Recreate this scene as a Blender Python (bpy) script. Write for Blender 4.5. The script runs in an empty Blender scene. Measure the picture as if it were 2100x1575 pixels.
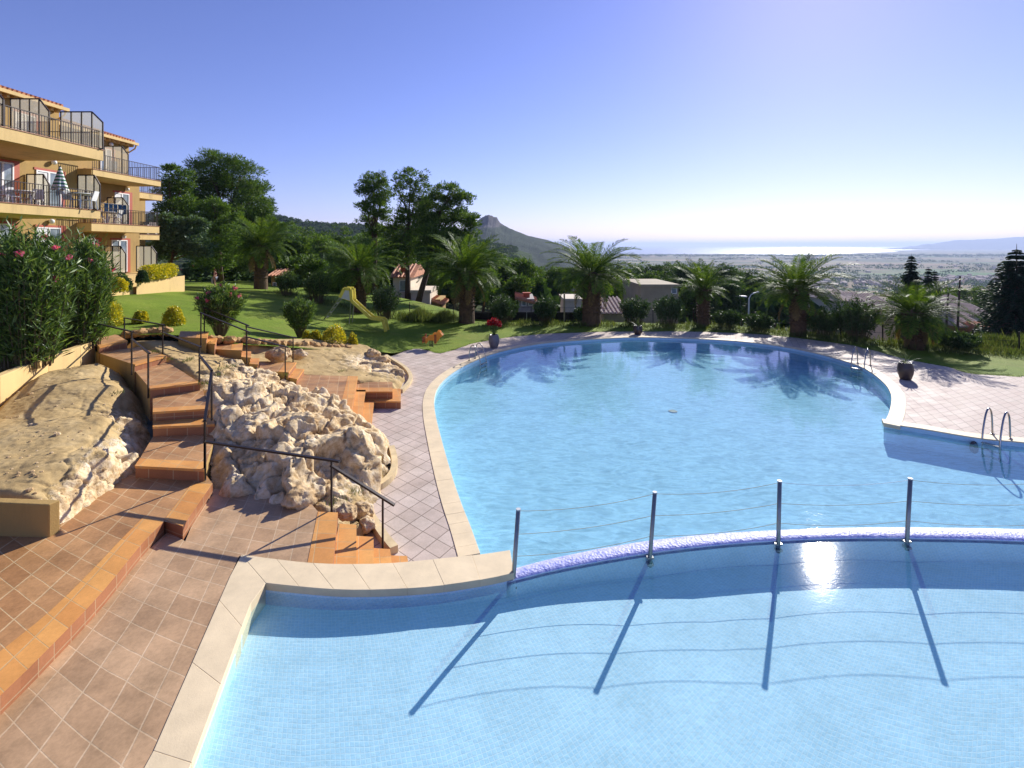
import bpy, bmesh, math, random
import numpy as np
from mathutils import Vector, Matrix, noise
from mathutils.geometry import delaunay_2d_cdt

SC = bpy.context.scene
COL = SC.collection
R = math.radians
HC, F, CX, HY = 5.5, 1000.0, 1050.0, 503.0       # eye height, focal length, axis column, horizon row

# ---------------------------------------------------------------- camera, sky, sun, exposure
cam_d = bpy.data.cameras.new('camera')
cam = bpy.data.objects.new('camera', cam_d)
COL.objects.link(cam)
cam.location = (0, 0, HC)
cam.rotation_euler = (R(90), 0, 0)
cam_d.sensor_width = 36.0
cam_d.lens = 36.0 * F / 2100.0
cam_d.shift_y = -(787.5 - HY) / 2100.0
cam_d.clip_start = 0.1
cam_d.clip_end = 120000
SC.camera = cam

SUN = Vector((630, 1000, 640)).normalized()
SUN_EL = math.asin(SUN.z)
SUN_AZ = math.atan2(SUN.x, SUN.y)                  # clockwise from +Y
w = bpy.data.worlds.new('World'); SC.world = w; w.use_nodes = True
wn, wl = w.node_tree.nodes, w.node_tree.links
sky = wn.new('ShaderNodeTexSky'); sky.sky_type = 'NISHITA'; sky.sun_disc = False
sky.sun_elevation = SUN_EL; sky.sun_rotation = SUN_AZ
sky.altitude = 80; sky.air_density = 1.0; sky.dust_density = 0.14; sky.ozone_density = 4.0
tint = wn.new('ShaderNodeMix'); tint.data_type = 'RGBA'; tint.blend_type = 'MULTIPLY'
tint.inputs[0].default_value = 1.0
tint.inputs[7].default_value = (0.94, 0.78, 1.12, 1)
bg = wn['Background']; bg.inputs[1].default_value = 0.095
wl.new(sky.outputs[0], tint.inputs[6]); wl.new(tint.outputs[2], bg.inputs[0])

sl = bpy.data.lights.new('sun', 'SUN'); sl.energy = 5.0; sl.angle = R(0.5); sl.color = (1.0, 0.96, 0.90)
so = bpy.data.objects.new('sun', sl); COL.objects.link(so)
so.rotation_euler = (-SUN).to_track_quat('-Z', 'Y').to_euler()

SC.view_settings.view_transform = 'Standard'; SC.view_settings.look = 'None'
SC.view_settings.exposure = 0.55; SC.view_settings.gamma = 1.0
SC.render.engine = 'CYCLES'
SC.cycles.use_denoising = True
SC.cycles.denoiser = 'OPENIMAGEDENOISE'
SC.cycles.max_bounces = 8; SC.cycles.transparent_max_bounces = 16
SC.cycles.diffuse_bounces = 3; SC.cycles.glossy_bounces = 3; SC.cycles.transmission_bounces = 3
SC.cycles.volume_bounces = 0
SC.cycles.caustics_reflective = False; SC.cycles.caustics_refractive = False
SC.cycles.sample_clamp_indirect = 4.0

# ---------------------------------------------------------------- pixel -> place
def P(px, py, z):
    """The place at height z that stands at photo column px, row py."""
    Y = (HC - z) * F / (py - HY)
    return Vector(((px - CX) / F * Y, Y, z))
def PD(px, py, Y):
    return Vector(((px - CX) / F * Y, Y, HC - (py - HY) * Y / F))
def PX(px, py, X):
    Y = X * F / (px - CX)
    return Vector((X, Y, HC - (py - HY) * Y / F))
def XY(pts, z): return [P(a, b, z).to_2d() for a, b in pts]
def tru(X, Y):
    th = X / Y * F / 900.0; r = 0.9 * Y
    return r * math.sin(th), r * math.cos(th)

# ---------------------------------------------------------------- materials
MATS = {}
def hexc(r, g, b):
    f = lambda c: (c / 255 / 12.92) if c <= 10 else ((c / 255 + 0.055) / 1.055) ** 2.4
    return (f(r), f(g), f(b), 1)
class NT:
    def __init__(s, name):
        s.m = bpy.data.materials.new(name); s.m.use_nodes = True
        s.t = s.m.node_tree; s.n = s.t.nodes; s.l = s.t.links
        s.bsdf = s.n['Principled BSDF']; s.out = s.n['Material Output']
    def new(s, t, **kw):
        n = s.n.new(t)
        for k, v in kw.items(): setattr(n, k, v)
        return n
    def link(s, a, b): s.l.new(a, b)
    def noise(s, scale, detail=4, rough=0.6, vec=None, dist=0):
        n = s.new('ShaderNodeTexNoise'); n.inputs['Scale'].default_value = scale
        n.inputs['Detail'].default_value = detail; n.inputs['Roughness'].default_value = rough
        n.inputs['Distortion'].default_value = dist
        if vec: s.link(vec, n.inputs['Vector'])
        return n.outputs['Fac']
    def coord(s, which='Object'):
        return s.new('ShaderNodeTexCoord').outputs[which]
    def pos(s): return s.new('ShaderNodeNewGeometry').outputs['Position']
    def ramp(s, fac, stops):
        r = s.new('ShaderNodeValToRGB'); e = r.color_ramp.elements
        while len(e) < len(stops): e.new(0.5)
        for i, (p, c) in enumerate(stops): e[i].position = p; e[i].color = c if len(c) == 4 else (*c, 1)
        s.link(fac, r.inputs[0]); return r.outputs[0]
    def mix(s, fac, a, b, mode='MIX'):
        m = s.new('ShaderNodeMix', data_type='RGBA', blend_type=mode)
        for v, i in ((fac, 0), (a, 6), (b, 7)):
            if isinstance(v, (int, float)): m.inputs[i].default_value = v
            elif isinstance(v, tuple): m.inputs[i].default_value = v
            else: s.link(v, m.inputs[i])
        return m.outputs[2]
    def math(s, op, a, b=0.0):
        m = s.new('ShaderNodeMath', operation=op)
        for v, i in ((a, 0), (b, 1)):
            if isinstance(v, (int, float)): m.inputs[i].default_value = v
            else: s.link(v, m.inputs[i])
        return m.outputs[0]
    def bump(s, h, strength=0.3, dist=0.02, normal=None):
        b = s.new('ShaderNodeBump'); b.inputs['Strength'].default_value = strength
        b.inputs['Distance'].default_value = dist; s.link(h, b.inputs['Height'])
        if normal: s.link(normal, b.inputs['Normal'])
        return b.outputs[0]
    def set(s, color=None, rough=None, metal=None, normal=None, spec=None):
        for v, k in ((color, 'Base Color'), (rough, 'Roughness'), (metal, 'Metallic'), (normal, 'Normal'), (spec, 'Specular IOR Level')):
            if v is None: continue
            if isinstance(v, (int, float, tuple)): s.bsdf.inputs[k].default_value = v
            else: s.link(v, s.bsdf.inputs[k])
        return s.m
def sc(c, k): return (c[0] * k, c[1] * k, c[2] * k, 1)

def plain(name, c, rough=0.6, metal=0.0, var=0.15, scale=3.0, bump=0.15, bscale=40.0, spec=0.5, bdist=0.01):
    t = NT(name); p = t.coord()
    n = t.noise(scale, 5, 0.65, p)
    col = t.ramp(n, [(0.3, sc(c, 1 - var)), (0.7, sc(c, 1 + var))])
    nm = t.bump(t.noise(bscale, 3, 0.6, p), bump, bdist) if bump else None
    return t.set(col, rough, metal, nm, spec)

def tile(name, c1, c2, grout, size, rot, rough=0.5, stain=0.12, msize=0.008, glossvar=True, spec=0.4):
    t = NT(name); uv = t.new('ShaderNodeUVMap', uv_map='UVMap').outputs[0]
    mp = t.new('ShaderNodeMapping'); mp.inputs['Rotation'].default_value[2] = R(rot); t.link(uv, mp.inputs[0])
    b = t.new('ShaderNodeTexBrick', offset=0.0, squash=1.0)
    b.inputs['Scale'].default_value = 1.0
    b.inputs['Brick Width'].default_value = size; b.inputs['Row Height'].default_value = size
    b.inputs['Mortar Size'].default_value = msize; b.inputs['Mortar Smooth'].default_value = 0.15
    b.inputs['Bias'].default_value = 0.0
    b.inputs['Color1'].default_value = c1; b.inputs['Color2'].default_value = c2; b.inputs['Mortar'].default_value = grout
    t.link(mp.outputs[0], b.inputs['Vector'])
    n = t.noise(1.3, 6, 0.7, t.coord()); n2 = t.noise(25, 4, 0.7, t.coord())
    dirt = t.ramp(t.math('ADD', t.math('MULTIPLY', n, 0.7), t.math('MULTIPLY', n2, 0.3)),
                  [(0.35, (1 - stain * 2, 1 - stain * 2, 1 - stain * 2.2)), (0.62, (1 + stain * .5, 1 + stain * .5, 1 + stain * .5))])
    col = t.mix(1.0, b.outputs['Color'], dirt, 'MULTIPLY')
    nm = t.bump(t.math('SUBTRACT', t.math('MULTIPLY', n2, 0.12), b.outputs['Fac']), 0.5, 0.004)
    rg = t.ramp(n, [(0.3, (rough * .8,) * 3), (0.7, (min(1, rough * 1.25),) * 3)])
    return t.set(col, rg, None, nm, spec)

def leaf(name, cols, rough=0.5, trans=0.3, spec=0.35):
    """Foliage: every leaf gets its own green, some light comes through it."""
    t = NT(name); g = t.new('ShaderNodeNewGeometry')
    n = t.noise(0.45, 3, 0.6, g.outputs['Position'])
    v = t.math('ADD', t.math('MULTIPLY', g.outputs['Random Per Island'], 0.65), t.math('MULTIPLY', n, 0.35))
    k = len(cols)
    col = t.ramp(v, [(0.12 + 0.72 * i / max(1, k - 1), c) for i, c in enumerate(cols)])
    t.set(col, rough, None, None, spec)
    tr = t.new('ShaderNodeBsdfTranslucent'); t.link(t.mix(1.0, col, (1.5, 1.45, 0.6, 1), 'MULTIPLY'), tr.inputs[0])
    mx = t.new('ShaderNodeMixShader'); mx.inputs[0].default_value = trans
    t.link(t.bsdf.outputs[0], mx.inputs[1]); t.link(tr.outputs[0], mx.inputs[2]); t.link(mx.outputs[0], t.out.inputs[0])
    return t.m

# ---------------------------------------------------------------- objects
def tag(o, label=None, cat=None, group=None, kind=None):
    if label: o['label'] = label
    if cat: o['category'] = cat
    if group: o['group'] = group
    if kind: o['kind'] = kind
    return o
def empty(name, loc, label, cat, group=None, rz=0.0):
    o = bpy.data.objects.new(name, None); COL.objects.link(o)
    o.location = loc; o.rotation_euler.z = rz; o.empty_display_size = 0.1
    return tag(o, label, cat, group)
def link(name, me, parent=None):
    o = bpy.data.objects.new(name, me); COL.objects.link(o)
    if parent: o.parent = parent
    return o
def mesh_np(name, V, Fq, mat, uv=None, smooth=False):
    me = bpy.data.meshes.new(name)
    V = np.asarray(V, dtype=np.float32); Fq = np.asarray(Fq, dtype=np.int32)
    n, k = Fq.shape
    me.vertices.add(len(V)); me.vertices.foreach_set('co', V.ravel())
    me.loops.add(n * k); me.loops.foreach_set('vertex_index', Fq.ravel())
    me.polygons.add(n); me.polygons.foreach_set('loop_start', np.arange(0, n * k, k, dtype=np.int32))
    me.polygons.foreach_set('loop_total', np.full(n, k, dtype=np.int32))
    if smooth: me.polygons.foreach_set('use_smooth', np.ones(n, dtype=bool))
    if uv is not None:
        l = me.uv_layers.new(name='UVMap'); l.data.foreach_set('uv', np.asarray(uv, dtype=np.float32)[Fq.ravel()].ravel())
    for m in (mat if isinstance(mat, (list, tuple)) else [mat]): me.materials.append(m)
    me.update(); me.validate()
    return me

class MB:
    """Collects shapes into one mesh."""
    def __init__(s): s.v = []; s.f = []; s.mi = []; s.uv = {}
    def add(s, vs, fs, mi=0):
        o = len(s.v); s.v += [tuple(v) for v in vs]
        for f in fs: s.f.append(tuple(o + i for i in f)); s.mi.append(mi)
        return s
    def box(s, x0, x1, y0, y1, z0, z1, mi=0):
        return s.add([(x0,y0,z0),(x1,y0,z0),(x1,y1,z0),(x0,y1,z0),(x0,y0,z1),(x1,y0,z1),(x1,y1,z1),(x0,y1,z1)],
                     [(0,3,2,1),(4,5,6,7),(0,1,5,4),(1,2,6,5),(2,3,7,6),(3,0,4,7)], mi)
    def bar(s, a, b, wd, ht=None, mi=0):
        a, b = Vector(a), Vector(b); ht = ht or wd; d = (b - a).normalized()
        u = d.cross(Vector((0, 0, 1)))
        if u.length < 1e-4: u = Vector((1, 0, 0))
        u.normalize(); v = u.cross(d); u = u * wd / 2; v = v * ht / 2
        vs = [a-u-v, a+u-v, a+u+v, a-u+v, b-u-v, b+u-v, b+u+v, b-u+v]
        return s.add(vs, [(0,1,2,3),(7,6,5,4),(0,4,5,1),(1,5,6,2),(2,6,7,3),(3,7,4,0)], mi)
    def tube(s, pts, r, n=8, mi=0, cap=True):
        pts = [Vector(p) for p in pts]; rr = r if isinstance(r, (list, tuple)) else [r] * len(pts)
        rings = []; ref = None
        for i, p in enumerate(pts):
            d = (pts[min(i+1, len(pts)-1)] - pts[max(i-1, 0)]).normalized()
            if ref is None: ref = Vector((0, 0, 1)) if abs(d.z) < 0.9 else Vector((1, 0, 0))
            u = d.cross(ref).normalized(); v = d.cross(u).normalized(); ref = -(d.cross(u)) if False else ref
            rings.append([p + (u * math.cos(2*math.pi*k/n) + v * math.sin(2*math.pi*k/n)) * rr[i] for k in range(n)])
        vs = [q for rg in rings for q in rg]; fs = []
        for i in range(len(pts) - 1):
            for k in range(n): fs.append((i*n+k, i*n+(k+1)%n, (i+1)*n+(k+1)%n, (i+1)*n+k))
        if cap: fs += [tuple(range(n-1, -1, -1)), tuple((len(pts)-1)*n + k for k in range(n))]
        return s.add(vs, fs, mi)
    def lathe(s, prof, c=(0,0,0), n=20, mi=0):
        vs = []; fs = []
        for r, z in prof:
            for k in range(n): a = 2*math.pi*k/n; vs.append((c[0]+r*math.cos(a), c[1]+r*math.sin(a), c[2]+z))
        for i in range(len(prof)-1):
            for k in range(n): fs.append((i*n+k, i*n+(k+1)%n, (i+1)*n+(k+1)%n, (i+1)*n+k))
        return s.add(vs, fs, mi)
    def prism(s, poly, z0, z1, mt=0, ms=0, mb=None, tilt=None):
        """Upright prism over a plan polygon; z1 may be a list, one height per corner."""
        n = len(poly); a = sum(poly[i][0]*poly[(i+1)%n][1]-poly[(i+1)%n][0]*poly[i][1] for i in range(n))
        zt = z1 if isinstance(z1, (list, tuple)) else [z1]*n
        if a < 0: poly = poly[::-1]; zt = zt[::-1]
        o = len(s.v)
        s.v += [(p[0], p[1], z0) for p in poly] + [(p[0], p[1], z) for p, z in zip(poly, zt)]
        s.f.append(tuple(o+n+i for i in range(n))); s.mi.append(mt)
        s.f.append(tuple(o+i for i in range(n-1, -1, -1))); s.mi.append(ms if mb is None else mb)
        for i in range(n):
            j = (i+1) % n; s.f.append((o+i, o+j, o+n+j, o+n+i)); s.mi.append(ms if not callable(ms) else ms(poly[i], poly[j]))
        return s
    def sphere(s, c, r, n=10, m=7, mi=0, sz=1.0):
        return s.lathe([(max(1e-4, r*math.sin(math.pi*i/m)), -r*sz*math.cos(math.pi*i/m)) for i in range(m+1)], c, n, mi)
    def mesh(s, name, mat, origin=(0,0,0), smooth=False, uvtrue=False):
        me = bpy.data.meshes.new(name); o = Vector(origin)
        me.from_pydata([Vector(v) - o for v in s.v], [], s.f)
        for m in (mat if isinstance(mat, (list, tuple)) else [mat]): me.materials.append(m)
        me.polygons.foreach_set('material_index', s.mi)
        if smooth: me.polygons.foreach_set('use_smooth', [True]*len(s.f))
        if uvtrue:
            l = me.uv_layers.new(name='UVMap')
            for p in me.polygons:
                nz = abs(p.normal.z)
                for li in p.loop_indices:
                    v = s.v[me.loops[li].vertex_index]
                    u, q = tru(v[0], v[1])
                    if nz > 0.5: l.data[li].uv = (u, q)
                    else:
                        tdir = Vector((-p.normal.y, p.normal.x)).normalized()
                        l.data[li].uv = (u*tdir.x + q*tdir.y, v[2])
        me.update(); return me
    def build(s, name, mat, parent=None, smooth=False, uvtrue=False, bevel=0.0):
        org = parent.location if parent else (0, 0, 0)
        if parent and parent.parent: org = parent.location + parent.parent.location
        o = link(name, s.mesh(name, mat, org, smooth, uvtrue), parent)
        if bevel:
            b = o.modifiers.new('bevel', 'BEVEL'); b.width = bevel; b.segments = 2; b.limit_method = 'ANGLE'; b.angle_limit = R(50)
        return o

def inside(px, py, poly):
    """Vectorised point-in-polygon."""
    px = np.asarray(px); py = np.asarray(py); r = np.zeros(px.shape, bool); n = len(poly)
    for i in range(n):
        x0, y0 = poly[i]; x1, y1 = poly[(i+1) % n]
        if y0 == y1: continue
        c = ((y0 > py) != (y1 > py)) & (px < (x1-x0)*(py-y0)/(y1-y0)+x0)
        r ^= c
    return r
def resample(poly, step, closed=True):
    out = []; n = len(poly)
    for i in range(n if closed else n-1):
        a = Vector(poly[i]); b = Vector(poly[(i+1) % n]); k = max(1, int((b-a).length/step))
        out += [a.lerp(b, j/k) for j in range(k)]
    if not closed: out.append(Vector(poly[-1]))
    return out
def smooth_line(pts, sub=6, closed=False):
    """Catmull-Rom through the points."""
    p = [Vector(q) for q in pts]; n = len(p); out = []
    for i in range(n if closed else n-1):
        g = lambda k: p[k % n] if closed else p[min(max(k, 0), n-1)]
        a, b, c, d = g(i-1), g(i), g(i+1), g(i+2)
        for j in range(sub):
            t = j/sub
            out.append(0.5*((2*b)+(c-a)*t+(2*a-5*b+4*c-d)*t*t+(3*b-a-3*c+d)*t**3))
    if not closed: out.append(p[-1])
    return out
def offset(line, d, closed=False):
    """Shift a plan line to its left by d (d may be negative)."""
    out = []; n = len(line)
    for i, p in enumerate(line):
        a = line[(i-1) % n] if closed else line[max(i-1, 0)]; b = line[(i+1) % n] if closed else line[min(i+1, n-1)]
        t = Vector((b[0]-a[0], b[1]-a[1])).normalized(); out.append(Vector((p[0]-t.y*d, p[1]+t.x*d)))
    return out

def patch(name, poly, z, mat, step=0.5, holes=(), parent=None, bstep=None, smooth=True):
    """A ground sheet over a plan polygon, following height z (number or function)."""
    bs = bstep or step
    rings = [resample(poly, bs)] + [resample(h, bs) for h in holes]
    pts = []; edges = []
    for rg in rings:
        o = len(pts); pts += rg; m = len(rg); edges += [(o+i, o+(i+1) % m) for i in range(m)]
    xs = [p[0] for p in poly]; ys = [p[1] for p in poly]
    gx, gy = np.meshgrid(np.arange(min(xs), max(xs), step), np.arange(min(ys), max(ys), step))
    rs = np.random.RandomState(3); gx = gx + rs.uniform(-.2, .2, gx.shape)*step; gy = gy + rs.uniform(-.2, .2, gy.shape)*step
    ok = inside(gx, gy, poly)
    for h in holes: ok &= ~inside(gx, gy, h)
    gx, gy = gx[ok], gy[ok]
    b = np.array([(p[0], p[1]) for p in pts])
    if len(gx):
        keep = np.ones(len(gx), bool)
        for i in range(0, len(gx), 2000):
            d = ((gx[i:i+2000, None]-b[None, :, 0])**2+(gy[i:i+2000, None]-b[None, :, 1])**2).min(1)
            keep[i:i+2000] = d > (0.4*min(step, bs))**2
        pts += [Vector((a, c)) for a, c in zip(gx[keep], gy[keep])]
    V, E, T = delaunay_2d_cdt([Vector((p[0], p[1])) for p in pts], edges, [], 0, 1e-6)[:3]
    V = np.array([(v.x, v.y) for v in V]); T = np.array([t for t in T if len(t) == 3])
    c = V[T].mean(1); ok = inside(c[:, 0], c[:, 1], poly)
    for h in holes: ok &= ~inside(c[:, 0], c[:, 1], h)
    T = T[ok]; a, b2, c2 = V[T[:, 0]], V[T[:, 1]], V[T[:, 2]]
    area = (b2[:, 0]-a[:, 0])*(c2[:, 1]-a[:, 1])-(b2[:, 1]-a[:, 1])*(c2[:, 0]-a[:, 0])
    T[area < 0] = T[area < 0][:, ::-1]
    Z = z(V[:, 0], V[:, 1]) if callable(z) else np.full(len(V), z)
    uv = np.array([tru(x, max(y, 0.5)) for x, y in V])
    return link(name, mesh_np(name, np.column_stack([V, Z]), T, mat, uv, smooth), parent)

class Height:
    """Ground height through measured spots (linear radial basis)."""
    def __init__(s, pts):
        s.c = np.array([(p.x, p.y) for p in pts]); z = np.array([p.z for p in pts]); s.m = z.mean()
        d = np.linalg.norm(s.c[:, None]-s.c[None], axis=2); s.w = np.linalg.solve(d-0.35*np.eye(len(z))*0, z-s.m)
    def __call__(s, x, y):
        x = np.atleast_1d(np.asarray(x, float)); y = np.atleast_1d(np.asarray(y, float)); sh = x.shape; x = x.ravel(); y = y.ravel()
        out = np.empty(len(x))
        for i in range(0, len(x), 4000):
            d = np.hypot(x[i:i+4000, None]-s.c[None, :, 0], y[i:i+4000, None]-s.c[None, :, 1]); out[i:i+4000] = d @ s.w + s.m
        return out.reshape(sh)
    def at(s, px, py):
        """Where the sight line through (px, py) meets this ground."""
        Ys = np.linspace(5, 120, 2400); X = (px-CX)/F*Ys; zr = HC-(py-HY)*Ys/F; k = np.argmax(zr <= s(X, Ys))
        return Vector((X[k], Ys[k], float(s(X[k:k+1], Ys[k:k+1])[0])))
# ---------------------------------------------------------------- the materials of the place
M = {}
M['deck'] = tile('pale_deck_tile', hexc(208,192,178), hexc(196,178,164), hexc(140,126,114), 0.35, -60, 0.65, 0.14, 0.009, spec=0.1)
M['terrace'] = tile('brown_terrace_tile', hexc(198,163,124), hexc(178,143,106), hexc(206,178,142), 0.35, -20, 0.5, 0.2, 0.008)
M['upper'] = tile('warm_terrace_tile', hexc(194,146,96), hexc(172,124,78), hexc(208,176,130), 0.35, -20, 0.5, 0.22, 0.009)
M['nosing'] = tile('orange_edge_tile', hexc(226,164,88), hexc(208,142,74), hexc(200,164,112), 0.35, -20, 0.5, 0.12, 0.007)
M['riser'] = tile('brown_riser_tile', hexc(168,112,76), hexc(154,100,66), hexc(178,146,112), 0.35, 0, 0.5, 0.12, 0.008)
M['mosaic'] = tile('pale_blue_mosaic', (0.60,0.78,0.87,1), (0.54,0.74,0.86,1), (0.72,0.83,0.88,1), 0.05, -25, 0.9, 0.07, 0.005, spec=0.0)
M['mosaic_big'] = tile('blue_mosaic', (0.56,0.79,0.89,1), (0.52,0.77,0.88,1), (0.66,0.82,0.89,1), 0.05, -25, 0.9, 0.06, 0.004, spec=0.0)
M['coping'] = plain('cream_stone_coping', hexc(222,201,162), 0.7, var=0.12, scale=2.2, bump=0.25, bscale=60, bdist=0.006)
M['stucco'] = plain('ochre_stucco', hexc(184,140,78), 0.85, var=0.1, scale=0.8, bump=0.4, bscale=45, bdist=0.01)
M['stucco_pale'] = plain('pale_ochre_stucco', hexc(226,196,138), 0.85, var=0.12, scale=0.9, bump=0.4, bscale=35, bdist=0.012)
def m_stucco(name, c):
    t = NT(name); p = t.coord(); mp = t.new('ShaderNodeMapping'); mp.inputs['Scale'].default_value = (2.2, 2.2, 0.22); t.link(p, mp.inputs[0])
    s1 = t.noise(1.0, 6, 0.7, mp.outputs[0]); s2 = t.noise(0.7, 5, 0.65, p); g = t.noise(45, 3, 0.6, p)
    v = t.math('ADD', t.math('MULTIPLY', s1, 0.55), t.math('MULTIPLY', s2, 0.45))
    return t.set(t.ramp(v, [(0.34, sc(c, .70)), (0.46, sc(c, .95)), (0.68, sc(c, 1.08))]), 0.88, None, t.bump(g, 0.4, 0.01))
M['stucco'] = m_stucco('ochre_stucco', hexc(172,140,80)); M['stucco_pale'] = m_stucco('pale_ochre_stucco', hexc(216,184,122))  # facade ochre darkened to stand in for balcony shade; pale one undarkened
M['kerb'] = plain('pale_kerb_render', hexc(206,184,140), 0.85, var=0.18, scale=3, bump=0.4, bscale=30)
M['iron'] = plain('dark_iron', hexc(52,46,44), 0.45, 0.6, var=0.2, bump=0.05)
M['steel'] = plain('brushed_steel', (0.34,0.34,0.34,1), 0.25, 1.0, var=0.1, bump=0.02)
M['greysteel'] = plain('galvanised_steel', (0.27,0.28,0.27,1), 0.35, 0.8, var=0.2, bump=0.03)
M['white'] = plain('white_paint', (0.78,0.77,0.74,1), 0.45, var=0.05, bump=0.04)
M['redwood'] = plain('terracotta_red_paint', hexc(170,78,46), 0.6, var=0.08, bump=0.05)
M['rooftile'] = plain('clay_roof_tile', hexc(188,128,92), 0.8, var=0.35, scale=2.5, bump=0.4, bscale=14)
M['rooftile_pale'] = plain('faded_roof_tile', hexc(190,168,150), 0.8, var=0.3, scale=2.5, bump=0.4, bscale=14)
M['housewall'] = plain('white_house_render', hexc(214,200,176), 0.9, var=0.07, scale=0.7)
M['greywall'] = plain('grey_house_render', hexc(160,152,146), 0.9, var=0.08, scale=0.7)
M['concrete'] = plain('old_concrete', hexc(168,154,126), 0.9, var=0.15, scale=0.9)
M['yellow'] = plain('yellow_plastic', hexc(222,206,84), 0.35, var=0.05, bump=0.02)
M['panel'] = plain('pale_grey_panel', hexc(196,198,196), 0.5, var=0.05, bump=0.03)
M['darkfence'] = plain('black_screen_cloth', (0.012,0.013,0.014,1), 0.9, var=0.3)
M['potdark'] = plain('dark_glazed_pot', hexc(58,48,48), 0.35, var=0.2, scale=6)
M['potgrey'] = plain('grey_glazed_pot', hexc(112,106,112), 0.35, var=0.15, scale=6)
M['orange'] = plain('orange_painted_board', hexc(222,140,30), 0.5, var=0.2, scale=5)
M['brownboard'] = plain('brown_painted_board', hexc(150,74,26), 0.5, var=0.2, scale=5)
M['skin'] = plain('skin', hexc(226,172,140), 0.55, var=0.05, bump=0)
M['hair'] = plain('light_brown_hair', hexc(150,110,60), 0.6, var=0.2)
M['redcloth'] = plain('rust_red_cloth', hexc(150,52,36), 0.8, var=0.15)
M['shorts'] = plain('white_patterned_cloth', hexc(206,206,214), 0.8, var=0.45, scale=18)
M['bluecloth'] = plain('blue_cloth', hexc(40,84,120), 0.8, var=0.4, scale=6)
M['whitecloth'] = plain('white_cloth', (0.7,0.7,0.68,1), 0.8, var=0.05)
M['bark'] = plain('pine_bark', hexc(84,66,52), 0.9, var=0.35, scale=6, bump=0.8, bscale=16, bdist=0.04)
M['stem'] = plain('brown_stem', hexc(96,84,60), 0.9, var=0.3, scale=6, bump=0.4)
M['palmbark'] = plain('palm_bark', hexc(96,74,52), 0.95, var=0.45, scale=5, bump=0.8, bscale=11, bdist=0.05)
M['lampglass'] = plain('white_lamp_glass', (0.75,0.75,0.72,1), 0.2, var=0.02, bump=0)
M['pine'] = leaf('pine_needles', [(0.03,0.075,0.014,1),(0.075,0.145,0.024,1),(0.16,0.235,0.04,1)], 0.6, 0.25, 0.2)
M['pine_sun'] = leaf('sunlit_pine_needles', [(0.05,0.11,0.02,1),(0.10,0.18,0.035,1),(0.15,0.23,0.05,1)], 0.6, 0.3, 0.2)  # pine needles again, with a sunlit tone put into the colour
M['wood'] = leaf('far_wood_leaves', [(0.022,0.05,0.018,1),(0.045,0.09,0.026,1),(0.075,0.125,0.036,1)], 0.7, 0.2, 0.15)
M['cedar'] = leaf('cedar_needles', [(0.012,0.032,0.018,1),(0.025,0.055,0.03,1),(0.045,0.08,0.04,1)], 0.6, 0.15, 0.2)
M['palm'] = leaf('palm_leaflets', [(0.035,0.08,0.015,1),(0.08,0.145,0.022,1),(0.17,0.235,0.04,1)], 0.55, 0.35, 0.1)
M['deadpalm'] = leaf('dead_palm_leaflets', [(0.16,0.11,0.05,1),(0.28,0.20,0.09,1)], 0.8, 0.2, 0.1)
M['oleander'] = leaf('oleander_leaves', [(0.02,0.05,0.012,1),(0.08,0.15,0.03,1),(0.22,0.31,0.085,1)], 0.45, 0.25, 0.3)
M['shrub'] = leaf('dark_shrub_leaves', [(0.025,0.055,0.02,1),(0.05,0.095,0.035,1),(0.09,0.14,0.055,1)], 0.5, 0.2, 0.25)
M['magnolia'] = leaf('glossy_leaves', [(0.05,0.10,0.045,1),(0.09,0.155,0.075,1),(0.16,0.23,0.13,1)], 0.55, 0.2, 0.2)
M['euonymus'] = leaf('golden_leaves', [(0.16,0.22,0.02,1),(0.5,0.46,0.03,1),(0.75,0.60,0.04,1)], 0.4, 0.25, 0.4)
M['grassblade'] = leaf('wild_grass', [(0.04,0.07,0.018,1),(0.08,0.115,0.03,1),(0.15,0.165,0.06,1)], 0.6, 0.35, 0.2)
M['pink'] = leaf('pink_petals', [hexc(220,90,140), hexc(238,140,176)], 0.6, 0.3, 0.2)
M['redpetal'] = leaf('red_petals', [hexc(110,14,28), hexc(140,22,36), hexc(176,40,54)], 0.6, 0.3, 0.2)
M['agave'] = leaf('grey_green_leaves', [(0.08,0.12,0.05,1),(0.14,0.18,0.08,1)], 0.5, 0.2, 0.3)

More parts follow.
